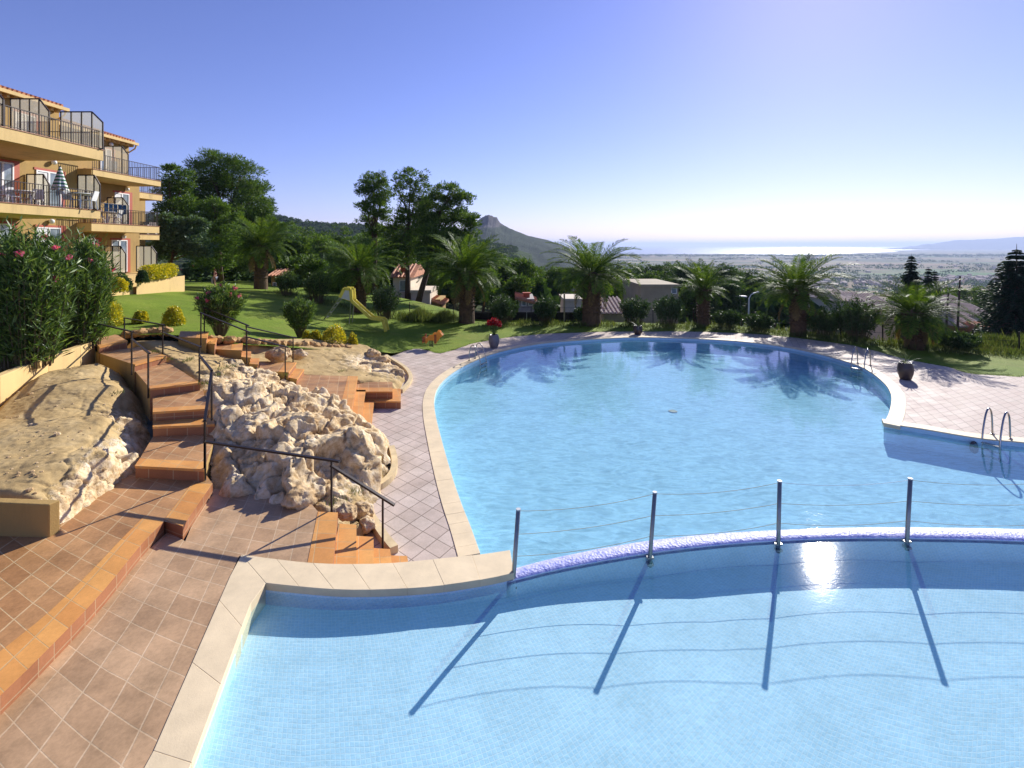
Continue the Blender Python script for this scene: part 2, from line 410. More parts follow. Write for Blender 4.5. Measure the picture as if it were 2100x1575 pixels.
def m_lawn():
    t = NT('lawn_grass'); p = t.pos()
    a = t.noise(0.5, 5, 0.65, p); b = t.noise(9, 4, 0.7, p); c = t.noise(60, 2, 0.6, p)
    v = t.math('ADD', t.math('ADD', t.math('MULTIPLY', a, 0.45), t.math('MULTIPLY', b, 0.3)), t.math('MULTIPLY', c, 0.25))
    col = t.ramp(v, [(0.36, (0.10,0.165,0.008,1)), (0.5, (0.17,0.255,0.012,1)), (0.64, (0.25,0.32,0.03,1))])
    dry = t.ramp(t.noise(0.23, 6, 0.75, p), [(0.50, (0,0,0)), (0.66, (.55,.55,.55))])
    col = t.mix(dry, col, (0.27,0.27,0.05,1))
    return t.set(col, 0.8, None, t.bump(t.math('ADD', b, c), 0.9, 0.05), 0.2)
M['lawn'] = m_lawn()
def m_rock():
    t = NT('limestone_and_earth'); p = t.pos()
    at = t.new('ShaderNodeAttribute', attribute_name='rocky').outputs['Fac']
    n1 = t.noise(1.1, 7, 0.7, p); n2 = t.noise(7, 6, 0.75, p); n3 = t.noise(38, 4, 0.7, p)
    rock = t.ramp(t.math('ADD', t.math('MULTIPLY', n1, 0.45), t.math('MULTIPLY', n2, 0.55)),
                  [(0.33, hexc(116,88,54)), (0.42, hexc(190,158,112)), (0.52, hexc(222,198,156)), (0.66, hexc(242,230,206))])
    earth = t.ramp(t.math('ADD', t.math('MULTIPLY', n1, 0.7), t.math('MULTIPLY', n3, 0.3)),
                   [(0.3, hexc(140,114,74)), (0.5, hexc(178,152,104)), (0.7, hexc(200,176,130))])
    fac = t.ramp(t.math('ADD', at, t.math('MULTIPLY', t.math('SUBTRACT', n2, 0.5), 0.7)), [(0.38, (0,0,0)), (0.58, (1,1,1))])
    col = t.mix(fac, earth, rock)
    sf = t.new('ShaderNodeSeparateColor'); t.link(fac, sf.inputs[0])
    h = t.math('ADD', t.math('MULTIPLY', t.math('MULTIPLY', n2, 0.7), t.math('ADD', sf.outputs[0], 0.12)), t.math('MULTIPLY', n3, 0.12))
    return t.set(col, 0.92, None, t.bump(h, 0.8, 0.06), 0.2)
M['rock'] = m_rock()
def m_boulder():
    t = NT('limestone_block'); p = t.pos()
    n1 = t.noise(3, 7, 0.75, p); n2 = t.noise(22, 5, 0.7, p)
    col = t.ramp(n1, [(0.3, hexc(140,110,70)), (0.5, hexc(196,166,122)), (0.68, hexc(226,208,176))])
    return t.set(col, 0.9, None, t.bump(n2, 0.8, 0.03), 0.2)
M['boulder'] = m_boulder()
M['kerbstone'] = plain('ochre_kerb_stone', hexc(178,140,88), 0.9, var=0.3, scale=5, bump=0.7, bscale=18, bdist=0.03)

def m_water(name, tintc, wave, scale, rough, caustic, cscale):
    t = NT(name); t.n.remove(t.bsdf); p = t.pos()
    mp = t.new('ShaderNodeMapping'); mp.inputs['Scale'].default_value = (1, 1.6, 1); t.link(p, mp.inputs[0])
    n1 = t.noise(scale, 3, 0.55, mp.outputs[0], 0.6); n2 = t.noise(scale*3.1, 2, 0.5, mp.outputs[0], 0.4)
    h = t.math('ADD', n1, t.math('MULTIPLY', n2, 0.35))
    nm = t.bump(h, 1.0, wave)
    k = 1 - caustic                                   # caustic light of the ripples, painted into the water tint
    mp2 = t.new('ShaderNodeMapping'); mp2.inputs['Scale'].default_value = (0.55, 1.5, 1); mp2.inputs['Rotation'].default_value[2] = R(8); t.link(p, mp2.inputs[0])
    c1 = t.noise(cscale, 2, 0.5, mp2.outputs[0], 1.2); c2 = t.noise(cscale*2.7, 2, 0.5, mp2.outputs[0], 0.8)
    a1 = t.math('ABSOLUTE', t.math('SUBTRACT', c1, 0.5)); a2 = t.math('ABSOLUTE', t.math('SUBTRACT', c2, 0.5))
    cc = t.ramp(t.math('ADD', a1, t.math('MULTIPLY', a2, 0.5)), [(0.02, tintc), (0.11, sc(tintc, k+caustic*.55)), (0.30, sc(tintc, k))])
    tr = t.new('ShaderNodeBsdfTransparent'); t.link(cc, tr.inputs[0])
    gl = t.new('ShaderNodeBsdfGlossy'); gl.inputs['Roughness'].default_value = rough; t.link(nm, gl.inputs['Normal'])
    lw = t.new('ShaderNodeLayerWeight'); lw.inputs['Blend'].default_value = 0.5; t.link(nm, lw.inputs['Normal'])
    fr = t.math('ADD', t.math('MULTIPLY', t.math('POWER', lw.outputs['Facing'], 5.0), 0.98), 0.02)
    mx = t.new('ShaderNodeMixShader'); df = t.new('ShaderNodeBsdfDiffuse'); df.inputs[0].default_value = (0.22, 0.70, 0.82, 1)
    ms = t.new('ShaderNodeMixShader'); ms.inputs[0].default_value = 0.09; t.link(tr.outputs[0], ms.inputs[1]); t.link(df.outputs[0], ms.inputs[2])
    t.link(fr, mx.inputs[0]); t.link(ms.outputs[0], mx.inputs[1]); t.link(gl.outputs[0], mx.inputs[2])
    t.link(mx.outputs[0], t.out.inputs[0]); return t.m
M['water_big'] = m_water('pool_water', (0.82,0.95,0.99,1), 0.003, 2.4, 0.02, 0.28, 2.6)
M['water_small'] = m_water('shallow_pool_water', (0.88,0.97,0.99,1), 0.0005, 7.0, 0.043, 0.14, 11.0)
def m_sea():
    t = NT('sea_water'); p = t.pos()
    n = t.noise(0.02, 3, 0.6, p)
    return t.set((0.03,0.06,0.09,1), 0.28, None, t.bump(n, 0.4, 3.0), 0.5)
M['sea'] = m_sea()
def m_weir():
    t = NT('violet_wet_mosaic'); p = t.pos()
    vo = t.new('ShaderNodeTexVoronoi'); vo.inputs['Scale'].default_value = 22; t.link(p, vo.inputs['Vector'])
    col = t.ramp(t.noise(9, 4, 0.7, p), [(0.3, (0.18,0.23,0.62,1)), (0.48, (0.42,0.44,0.77,1)), (0.75, (0.64,0.63,0.86,1))])
    return t.set(col, 0.5, None, t.bump(t.math('ADD', vo.outputs['Distance'], t.noise(30, 3, 0.6, p)), 0.5, 0.015), 0.3)
M['weir'] = m_weir()
def m_plain():
    t = NT('farm_fields'); p = t.pos()
    mp = t.new('ShaderNodeMapping'); mp.inputs['Scale'].default_value = (0.0034, 0.0062, 1); mp.inputs['Rotation'].default_value[2] = R(12); t.link(p, mp.inputs[0])
    vo = t.new('ShaderNodeTexVoronoi', distance='CHEBYCHEV'); vo.inputs['Scale'].default_value = 1.0; t.link(mp.outputs[0], vo.inputs['Vector'])
    sep = t.new('ShaderNodeSeparateColor'); t.link(vo.outputs['Color'], sep.inputs[0])
    col = t.ramp(sep.outputs[0], [(0.0, hexc(104,96,72)), (0.2, hexc(132,112,86)), (0.42, hexc(84,92,58)), (0.6, hexc(120,104,84)), (0.78, hexc(70,110,52)), (0.92, hexc(150,132,100))])
    n = t.noise(0.02, 5, 0.7, p); col = t.mix(0.6, col, t.ramp(n, [(0.35, (0.55,0.55,0.5)), (0.65, (1.1,1.1,1.1))]), 'MULTIPLY')
    d = t.noise(0.0016, 4, 0.6, p); col = t.mix(t.ramp(d, [(0.52, (0,0,0)), (0.58, (1,1,1))]), col, hexc(62,74,52))
    return t.set(col, 0.95, None, None, 0.1)
M['plain'] = m_plain()
def m_scrub(name, cols, rock=None):
    t = NT(name); p = t.pos()
    vo = t.new('ShaderNodeTexVoronoi'); vo.inputs['Scale'].default_value = 0.16; t.link(p, vo.inputs['Vector'])
    n = t.noise(0.03, 6, 0.7, p); n2 = t.noise(0.3, 4, 0.7, p)
    v = t.math('ADD', t.math('MULTIPLY', n, 0.5), t.math('MULTIPLY', n2, 0.5))
    col = t.ramp(v, [(0.35, cols[0]), (0.5, cols[1]), (0.66, cols[2])])
    if rock:
        at = t.new('ShaderNodeAttribute', attribute_name='rocky').outputs['Fac']
        f = t.ramp(t.math('ADD', at, t.math('MULTIPLY', t.math('SUBTRACT', n2, 0.5), 0.9)), [(0.45, (0,0,0)), (0.62, (1,1,1))])
        col = t.mix(f, col, rock)
    return t.set(col, 0.95, None, t.bump(t.math('SUBTRACT', n2, t.math('MULTIPLY', vo.outputs['Distance'], 0.3)), 1.0, 4.0), 0.1)
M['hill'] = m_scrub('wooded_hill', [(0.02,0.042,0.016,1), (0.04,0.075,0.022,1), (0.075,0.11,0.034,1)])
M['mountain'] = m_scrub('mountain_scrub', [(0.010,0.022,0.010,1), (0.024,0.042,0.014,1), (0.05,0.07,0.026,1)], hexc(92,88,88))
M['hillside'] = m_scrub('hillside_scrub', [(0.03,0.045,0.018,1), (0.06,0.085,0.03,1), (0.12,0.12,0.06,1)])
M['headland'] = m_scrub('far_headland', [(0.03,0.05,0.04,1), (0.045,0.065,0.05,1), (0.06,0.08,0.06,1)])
def m_glass():
    t = NT('window_glass'); n = t.noise(1.5, 3, 0.6, t.coord())
    return t.set(t.ramp(n, [(0.3, (0.10,0.13,0.15,1)), (0.7, (0.32,0.37,0.40,1))]), 0.06, None, None, 0.8)
M['glass'] = m_glass()
def m_frost():
    t = NT('frosted_panel'); n = t.noise(0.8, 3, 0.6, t.coord())
    t.set(t.ramp(n, [(0.3, hexc(196,190,170)), (0.7, hexc(214,210,196))]), 0.4)
    tr = t.new('ShaderNodeBsdfTranslucent'); tr.inputs[0].default_value = (0.75,0.72,0.62,1)
    mx = t.new('ShaderNodeMixShader'); mx.inputs[0].default_value = 0.45
    t.link(t.bsdf.outputs[0], mx.inputs[1]); t.link(tr.outputs[0], mx.inputs[2])
    tp = t.new('ShaderNodeBsdfTransparent'); tp.inputs[0].default_value = (0.95,0.93,0.85,1); m2 = t.new('ShaderNodeMixShader'); m2.inputs[0].default_value = 0.6
    t.link(mx.outputs[0], m2.inputs[1]); t.link(tp.outputs[0], m2.inputs[2]); t.link(m2.outputs[0], t.out.inputs[0]); return t.m
M['frost'] = m_frost()
def m_stripe():
    t = NT('green_striped_canvas'); sp = t.new('ShaderNodeSeparateXYZ'); t.link(t.coord(), sp.inputs[0])
    s = t.math('FRACT', t.math('MULTIPLY', sp.outputs[2], 6.0))
    return t.set(t.mix(t.math('GREATER_THAN', s, 0.5), (0.75,0.75,0.7,1), (0.03,0.16,0.08,1)), 0.8)
M['stripe'] = m_stripe()
# ---------------------------------------------------------------- lie of the land
TZ, UZ = 0.65, 0.85                                # lower and upper terrace
lawn_pts = [P(*a) for a in [
    (215,660,2.25),(300,645,2.3),(360,678,2.12),(400,676,2.1),(330,596,2.6),(230,612,3.0),(440,588,1.95),(535,592,1.6),
    (640,625,1.15),(560,660,1.45),(500,693,1.75),(620,698,1.05),(664,656,1.0),(735,640,.75),(790,680,.45),(740,712,.55),
    (800,722,.12),(850,712,.0),(900,672,.12),(957,660,.1),(1000,692,0),(1150,680,0),(1213,665,.03),(1300,678,0),(1440,668,0),(1560,683,0),
    (1635,685,0),(1750,705,0),(1875,712,0),(1990,763,0),(2100,700,0),(2100,768,0)]]
lawn_pts += [Vector((-42,40,2.6)), Vector((-45,28,3.0)), Vector((-40,60,1.2)), Vector((-20,58,.6)), Vector((0,45,0)), Vector((40,40,0)), Vector((45,24,0)), Vector((-20,14,2.4)), Vector((-24,20,2.7))]
LAWN = Height(lawn_pts)
def G(px, py): return LAWN.at(px, py)

# ---- pool outlines (plan), traced on the deck level
big_edge_px = [(985,1136),(965,1080),(945,1030),(925,970),(905,900),(893,850),(891,818),(900,792),(925,767),(965,744),(1020,723),(1100,706),
               (1200,697),(1300,692),(1400,694),(1500,699),(1586,708),(1671,724),(1751,747),(1786,764),(1814,787),(1826,806),(1828,822),(1823,847),(1812,868)]
big_edge = smooth_line(XY(big_edge_px, 0), 5)
right_edge = smooth_line(XY([(1812,868),(1852,874),(1892,880),(2014,900),(2110,909),(2350,940)], 0), 4)
weir_far = smooth_line(XY([(1035,1164),(1150,1134),(1300,1106),(1450,1089),(1600,1080),(1750,1075),(1900,1075),(2110,1078),(2500,1086),(3100,1098)], .57), 4)
weir_near = smooth_line(XY([(1040,1192),(1150,1165),(1330,1133),(1500,1114),(1650,1105),(1800,1102),(2000,1105),(2110,1109),(2500,1119),(3100,1132)], .57), 4)
near_start = P(985,1136,0).to_2d()
big_poly = big_edge[::1] + right_edge[1:] + [Vector(weir_near[-1])] + list(reversed([Vector((p[0], p[1])) for p in weir_near])) + [Vector((near_start[0]+.05, weir_near[0][1]))]
small_in = [Vector(p) for p in smooth_line(XY([(390,1575),(455,1400),(508,1255),(530,1205)], TZ), 3)]
small_in = XY([(300,1800)], TZ) + small_in + smooth_line(XY([(545,1197),(600,1203),(700,1211),(800,1210),(900,1203),(1000,1188),(1054,1176)], TZ), 4)
cop_out = XY([(150,1830),(300,1575),(490,1141)], TZ) + smooth_line(XY([(495,1139),(560,1147),(640,1156),(720,1158),(800,1156),(900,1147),(985,1138),(1046,1129)], TZ), 4)
small_poly = [Vector((small_in[0][0], 1.2))] + small_in + [Vector((p[0], p[1])) for p in weir_near[1:]] + [Vector((17, 1.2))]

# ---- tiled deck round the big pool
big_out = offset(big_edge, 0.40); r_out = offset(right_edge, 0.42)
deck_grass = smooth_line(XY([(770,735),(800,730),(850,715),(905,723),(945,713),(985,701),(1060,690),(1150,683),(1300,680),(1450,681),(1560,686),(1640,694),(1750,709),(1850,735),(1940,752),(1990,766),(2060,771),(2110,773)], 0), 4)
wob = random.Random(5)
deck_grass = [Vector((p[0]+wob.uniform(-.06,.06), p[1]+wob.uniform(-.08,.08))) for p in deck_grass]
deck_poly = [Vector(p) for p in XY([(985,1160),(760,1160),(640,1140),(700,1000),(640,880),(600,800),(680,760)], 0)] + deck_grass + [Vector((24,21.0)), Vector((24, r_out[-1][1]))]
hole = list(reversed(offset(right_edge, .2)))[:0]
inner = [Vector(p) for p in offset(big_edge, .15)] + [Vector(p) for p in offset(right_edge, .15)[1:]]
deck_poly2 = [Vector(p) for p in XY([(760,1165),(640,1140),(700,1000),(640,880),(600,800),(680,760)], 0)] + deck_grass + [Vector((26,21.0)), Vector((26, inner[-1][1]))] + list(reversed(inner)) + [Vector((inner[0][0], P(985,1165,0).y))]
tag(patch('pool_deck', deck_poly2, 0.0, M['deck'], .6), kind='structure')

def ring(name, a, b, z0, z1, mats, parent=None, joints=0.9):
    """Stone edging between two plan lines, with small joints along it."""
    mb = MB(); n = min(len(a), len(b))
    V = []; Fq = []
    for i in range(n):
        for p, z in ((a[i], z0), (a[i], z1), (b[i], z1), (b[i], z0)): V.append((p[0], p[1], z))
    for i in range(n-1):
        for k in range(4): Fq.append((i*4+k, i*4+(k+1) % 4, i*4+4+(k+1) % 4, i*4+4+k))
    Fq += [(3,2,1,0), ((n-1)*4, (n-1)*4+1, (n-1)*4+2, (n-1)*4+3)]
    mb.add(V, Fq); o = mb.build(name, mats, parent)
    bm = bmesh.new(); bm.from_mesh(o.data); bmesh.ops.recalc_face_normals(bm, faces=bm.faces); bm.to_mesh(o.data); bm.free()
    return o
def sheet(name, line, z0, z1, mat, parent=None):
    n = len(line); V = [(p[0], p[1], z) for p in line for z in (z0, z1)]
    s = 0; uv = []
    for i, p in enumerate(line):
        if i: s += (Vector((p[0],p[1]))-Vector((line[i-1][0],line[i-1][1]))).length
        uv += [(s, z0), (s, z1)]
    return link(name, mesh_np(name, V, [(2*i, 2*i+2, 2*i+3, 2*i+1) for i in range(n-1)], mat, uv), parent)

def pool_coping(name, segs, z0, z1):
    """Coping stones laid end to end with open joints."""
    mb = MB()
    for a, b in segs:
        A = resample(a, .05, False); 
        n = len(a); per = max(2, 1)
        i = 0
        while i < n-1:
            j = min(i+per, n-1); mb_poly = [a[k] for k in range(i, j+1)] + [b[k] for k in range(j, i-1, -1)]
            cen = Vector((sum(p[0] for p in mb_poly)/len(mb_poly), sum(p[1] for p in mb_poly)/len(mb_poly)))
            mb.prism([cen + (Vector((p[0], p[1]))-cen)*0.9994 for p in mb_poly], z0, z1 + wob.uniform(-.002, .002)); i = j
    return mb
g = tag(pool_coping('pool_coping', [(big_edge, big_out), (right_edge, r_out)], -.1, .015).build('pool_coping', M['coping'], bevel=.004),
    'curved cream stone coping round the large pool', 'pool coping')
tag(patch('pool_floor', big_poly, -0.62, M['mosaic_big'], 1.0), kind='structure')
tag(sheet('pool_wall', big_edge + right_edge[1:], -.62, -.02, M['mosaic_big']), kind='structure')
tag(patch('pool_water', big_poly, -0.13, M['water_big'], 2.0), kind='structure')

# ---- small raised pool in front
tag(patch('shallow_pool_floor', small_poly, lambda x, y: np.interp(x, [-4,-1.2,.8,2.8,9],[.34,.38,.28,.15,.16]), M['mosaic'], .7), kind='structure')
tag(sheet('shallow_pool_wall', [small_poly[0]] + small_in + [Vector(p) for p in weir_near], .12, .56, M['mosaic']), kind='structure')
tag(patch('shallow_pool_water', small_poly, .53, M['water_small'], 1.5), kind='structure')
n1, n2 = small_in, cop_out
def eq(line, n):
    L = [0]
    for i in range(1, len(line)): L.append(L[-1] + (Vector((line[i][0],line[i][1]))-Vector((line[i-1][0],line[i-1][1]))).length)
    return [Vector((float(np.interp(L[-1]*k/(n-1), L, [p[0] for p in line])), float(np.interp(L[-1]*k/(n-1), L, [p[1] for p in line])))) for k in range(n)]
ca, cb = small_in[:6], cop_out[:3]
seg1 = (eq(small_in[:small_in.index(min(small_in, key=lambda p: (p-P(545,1197,TZ).to_2d()).length))+1], 9), eq(cop_out[:4], 9))
k_in = small_in.index(min(small_in, key=lambda p: (p-P(545,1197,TZ).to_2d()).length))
seg2 = (eq(small_in[k_in:], 15), eq(cop_out[3:], 15))
tag(pool_coping('c', [seg1, seg2], .3, TZ+.012).build('pool_coping', M['coping'], bevel=.005),
    'broad cream coping along the left edge of the small pool in front', 'pool coping')
mbw = MB()
nwr = len(weir_near)
prof = [(0, .50), (0.0, .545), (.2, .575), (.5, .585), (.8, .56), (1, .50), (1, -.62)]
V = []; Fq = []
for i in range(nwr):
    a, b = Vector(weir_near[i]), Vector(weir_far[i])
    for t, z in prof: q = a.lerp(b, t); V.append((q[0], q[1], z + (.006*noise.noise(Vector((q[0]*6, q[1]*6, z))) if z > .51 else 0)))
k = len(prof)
for i in range(nwr-1):
    for j in range(k-1): Fq.append((i*k+j, i*k+k+j, i*k+k+j+1, i*k+j+1))
mbw.add(V, Fq)
tag(mbw.build('pool_weir', M['weir'], smooth=True), 'curved violet mosaic overflow wall between the two pools', 'pool wall')

# ---- terraces left of the small pool
edgeA = [P(436,992,UZ).to_2d(), P(375,1080,UZ).to_2d()]
edgeB = [Vector(p) for p in smooth_line(XY([(337,1069),(290,1117),(214,1210),(119,1311),(0,1428),(-150,1560)], UZ), 3)]
up_out = edgeA + edgeB
low_poly = [Vector((-4.2, 3.6))] + [Vector(p) for p in reversed(offset(edgeB, .12))] + [P(360,1075,TZ).to_2d()] + XY([(420,985),(520,1010),(690,1030),(693,1050),(690,1075),(660,1158)], TZ) + [p for p in reversed(cop_out[:7])]
low_poly = XY([(-160,1600),(0,1460),(119,1335),(214,1235),(290,1140),(345,1090),(380,1110),(425,1000),(520,1015),(640,1035),(652,1049),(633,1156)], TZ) + list(reversed(cop_out[:7])) 
tag(patch('lower_terrace', low_poly, TZ, M['terrace'], .5), kind='structure')
upper_poly = XY([(436,992),(375,1080),(337,1069),(290,1117),(214,1210),(119,1311),(0,1428),(-150,1560),(-700,1500),(-500,1090),(100,1040),(240,985),(300,950),(420,970)], UZ)
tag(patch('upper_terrace', upper_poly, UZ, M['upper'], .5), kind='structure')
# orange nosing and riser along the step between them
inA = XY([(393,993),(337,1066)], UZ); inB = smooth_line(XY([(296,1059),(250,1105),(198,1160),(107,1250),(0,1337),(-150,1455)], UZ), 3)
st = empty('terrace_step', P(214,1210,TZ), 'long terracotta step edged in orange tiles between the upper and lower terrace', 'step')
mb = MB()
for a, b in ((edgeA, inA), (edgeB, inB)):
    for i in range(len(a)-1): mb.prism([a[i], a[i+1], b[i+1], b[i]], TZ-.05, UZ+.006, 0, 1)
mb.build('nosing', [M['nosing'], M['riser']], st, uvtrue=True)

# ---- lawn, bed and slopes
lawn_poly = XY([(150,700),(250,690),(330,685)], 2.1) + [G(*p).to_2d() for p in [(430,697),(500,706),(600,712),(700,718),(760,724)]] + \
            [Vector(p)+Vector((0,-.15)) for p in deck_grass] + [Vector((34,19.5)), Vector((34,23.2)), Vector((26.5,25.0)), Vector((19.8,29.0)), Vector((15.2,33.6)), Vector((8.2,34.9)), Vector((1.4,35.3)), Vector((-4,39)), Vector((-12,48)), Vector((-24,62)), Vector((-45,64)), Vector((-50,26)), Vector((-30,10)), Vector((-14.5,12))]
def lawn_z(x, y):
    z = LAWN(x, y); return z - 0.02
tag(patch('lawn', lawn_poly, lawn_z, M['lawn'], .8, bstep=.4), kind='structure')

def slope(name, ctrl, poly_px, step, amp, seed, mat, label=None):
    """Bare slope: measured heights plus rock relief where it is rocky. ctrl: (px, py, z, rockiness)."""
    pts = [P(a, b, c) for a, b, c, d in ctrl]; hz = Height(pts)
    hw = Height([Vector((p.x, p.y, c[3])) for p, c in zip(pts, ctrl)])
    poly = [P(a, b, c).to_2d() for a, b, c in poly_px]
    xs = [p[0] for p in poly]; ys = [p[1] for p in poly]
    X, Y = np.meshgrid(np.arange(min(xs), max(xs)+step, step), np.arange(min(ys), max(ys)+step, step))
    ny, nx = X.shape; ok = inside(X, Y, poly); Z = hz(X, Y); W = np.clip(hw(X, Y), 0, 1)
    idx = np.full(X.shape, -1)
    yy, xx = np.nonzero(ok); idx[ok] = np.arange(len(yy))
    rel = np.zeros(len(yy)); off = Vector((seed*13.1, seed*7.7, seed))
    gy, gx = np.gradient(Z, step); nv = np.column_stack([-gx[ok], -gy[ok], np.ones(len(yy))]); nv /= np.linalg.norm(nv, axis=1)[:, None]
    px_, py_ = X[ok], Y[ok]; dist = np.full(len(yy), 9.0); m = len(poly)
    for i in range(m):
        A, B = np.array(poly[i]), np.array(poly[(i+1) % m]); e = B-A; t = np.clip(((px_-A[0])*e[0]+(py_-A[1])*e[1])/max(1e-9, e@e), 0, 1)
        dist = np.minimum(dist, np.hypot(px_-A[0]-t*e[0], py_-A[1]-t*e[1]))
    fade = np.clip(dist/.30, 0, 1); fade = fade*fade*(3-2*fade)
    bed = Vector((.62, -.35, .70))
    for k, (j, i) in enumerate(zip(yy, xx)):
        wv = W[j, i]; p = Vector((X[j, i], Y[j, i], Z[j, i])); v = p+off
        wp = v + .16*noise.noise_vector(v*1.1) + .035*noise.noise_vector(v*4.0)
        big = noise.fractal(wp*.9, 0.9, 2.0, 3)
        sv = wp.dot(bed)*2.1 + .8*noise.noise(wp*.8); fr = sv-math.floor(sv); slab = (fr if fr < .8 else (1-fr)*4.0)*(.5+.6*noise.cell(Vector((math.floor(sv)*3.1, 0, 1))))
        vd, vp = noise.voronoi(wp*1.5); ck = max(0, .07-(vd[1]-vd[0]))/.07; blk = noise.cell(vp[0]*9.0)
        vd2, vp2 = noise.voronoi(wp*4.2); blk2 = noise.cell(vp2[0]*9.0); ck2 = max(0, .08-(vd2[1]-vd2[0]))/.08
        h = .50*big + .58*slab + .34*blk + .10*blk2 - .30*ck - .07*ck2 + .07*noise.fractal(v*8.5, 0.6, 2.2, 5) - .28
        rel[k] = wv*amp*h*(.35+.65*fade[k]) + (1-wv)*(.022*noise.fractal(v*2.5, 0.8, 2, 4) + .012*noise.noise(v*14))
    V = np.column_stack([X[ok], Y[ok], Z[ok]])+nv*rel[:, None]; V[:, 2] -= (1-fade)*.22
    a, b, c, d = idx[:-1, :-1], idx[:-1, 1:], idx[1:, 1:], idx[1:, :-1]
    q = (a >= 0) & (b >= 0) & (c >= 0) & (d >= 0)
    me = mesh_np(name, V, np.column_stack([a[q], b[q], c[q], d[q]]), mat, None, True)
    at = me.attributes.new('rocky', 'FLOAT', 'POINT'); at.data.foreach_set('value', W[ok].astype(np.float32))
    return tag(link(name, me), kind='structure'), hz

outcrop_ctrl = [
 (425,1000,.7,1),(480,1034,.50,1),(560,1038,.50,1),(650,1045,.50,.8),(520,1022,.72,1),(600,1022,.70,1),(720,1080,.35,.4),(755,1090,.05,.3),(758,1035,.08,.3),(790,975,.08,.2),(800,945,.05,.5),
 (793,922,.6,1),(775,890,.85,1),(740,868,1.0,1),(700,846,1.1,1),(650,815,1.2,1),(600,790,1.3,1),(560,770,1.15,.8),(520,752,1.25,.6),(470,738,1.55,.5),
 (438,800,1.62,.8),(430,850,1.4,.9),(440,900,1.15,.9),(430,950,1.0,1),(500,830,1.62,1),(560,850,1.5,1),(600,880,1.4,1),(650,890,1.3,1),(700,905,1.1,1),(750,915,.95,1),
 (520,960,1.0,1),(580,960,1.05,1),(640,970,.95,1),(700,960,.85,1),(740,950,.75,1),(760,960,.5,1),(480,990,.9,1),(560,1005,.85,1),(620,1010,.75,1),(690,1010,.6,.7),(720,1000,.5,.4),(760,990,.15,.2),
 (345,735,1.9,0),(400,745,1.85,0),(440,735,1.6,0),(300,700,2.05,0),(340,700,2.05,0),(400,712,1.75,0),(450,720,1.48,0),(500,735,1.25,.1),(545,760,1.0,.2),(590,782,.75,.3),(600,800,.7,.6)]
slope('rocky_slope', outcrop_ctrl, [(425,1003,.8),(480,1036,.6),(560,1040,.6),(655,1050,.6),(690,1062,.5),(725,1085,.35),(765,1105,.03),(762,1040,.0),(800,985,.0),(806,940,.0),(800,915,.0),(770,868,.4),(700,830,.7),(640,800,.8),(600,770,.8),(560,748,1.2),(500,722,1.6),(450,694,1.85),(380,678,2.1),(250,678,2.1),(255,700,2.0),(345,745,1.8),(405,800,1.5),(425,870,1.2),(430,950,.9)], .028, .42, 1, M['rock'])
slope('dirt_slope', [(0,1020,1.38,0),(-100,1020,1.38,0),(96,1026,1.36,.1),(150,962,1.42,.4),(215,925,1.48,.4),(210,860,1.55,.05),(0,860,1.4,0),(-60,900,1.4,0),(100,800,1.75,.05),(190,758,1.92,.1),(235,790,1.7,.1),(262,850,1.3,.8),(290,805,1.1,.2),
   (282,880,1.1,.9),(258,768,1.4,.1),(200,745,1.98,.1),(108,1093,.84,1),(200,1040,.84,1),(265,990,.84,1),(300,930,.86,.8),(60,930,1.45,0),(120,900,1.5,0),(50,1028,1.3,0),(300,855,.9,.5),(200,980,1.15,1),(250,930,1.2,1),(150,1020,1.15,1)],
   [(-140,1024,1.38),(98,1028,1.36),(103,1096,.8),(200,1046,.82),(275,990,.82),(318,950,.8),(312,880,1.0),(300,800,1.4),(262,755,1.7),(195,738,2.0),(80,768,1.8),(-140,900,1.5)], .03, .36, 4, M['rock'])
slope('dirt_patch', [(520,722,1.3,0),(600,740,.95,0),(640,760,.72,0),(735,772,.65,0),(780,775,.5,.3),(760,716,.62,.1),(700,706,.9,0),(620,706,1.25,0),(520,706,1.6,0),(820,800,.12,.3),(800,750,.3,.9),(780,735,.5,.9),(832,775,.1,.3),(460,700,1.75,0),(790,760,.4,.8)],
   [(430,686,2.0),(510,692,1.7),(620,696,1.2),(700,699,.85),(762,712,.55),(790,735,.3),(832,762,.05),(838,780,.0),(815,805,.0),(735,790,.5),(640,775,.7),(560,745,1.2),(470,718,1.8)], .05, .3, 9, M['rock'])
tag(patch('garden_ground', [Vector(p) for p in ((-60,-15),(-2.6,-15),(-2.9,3.0),(-4.6,5.2),(-6.2,8.2),(-8.6,10.0),(-13,12.6),(-15.5,17),(-26,24),(-60,24))], .45, M['lawn'], 2.0), kind='structure')
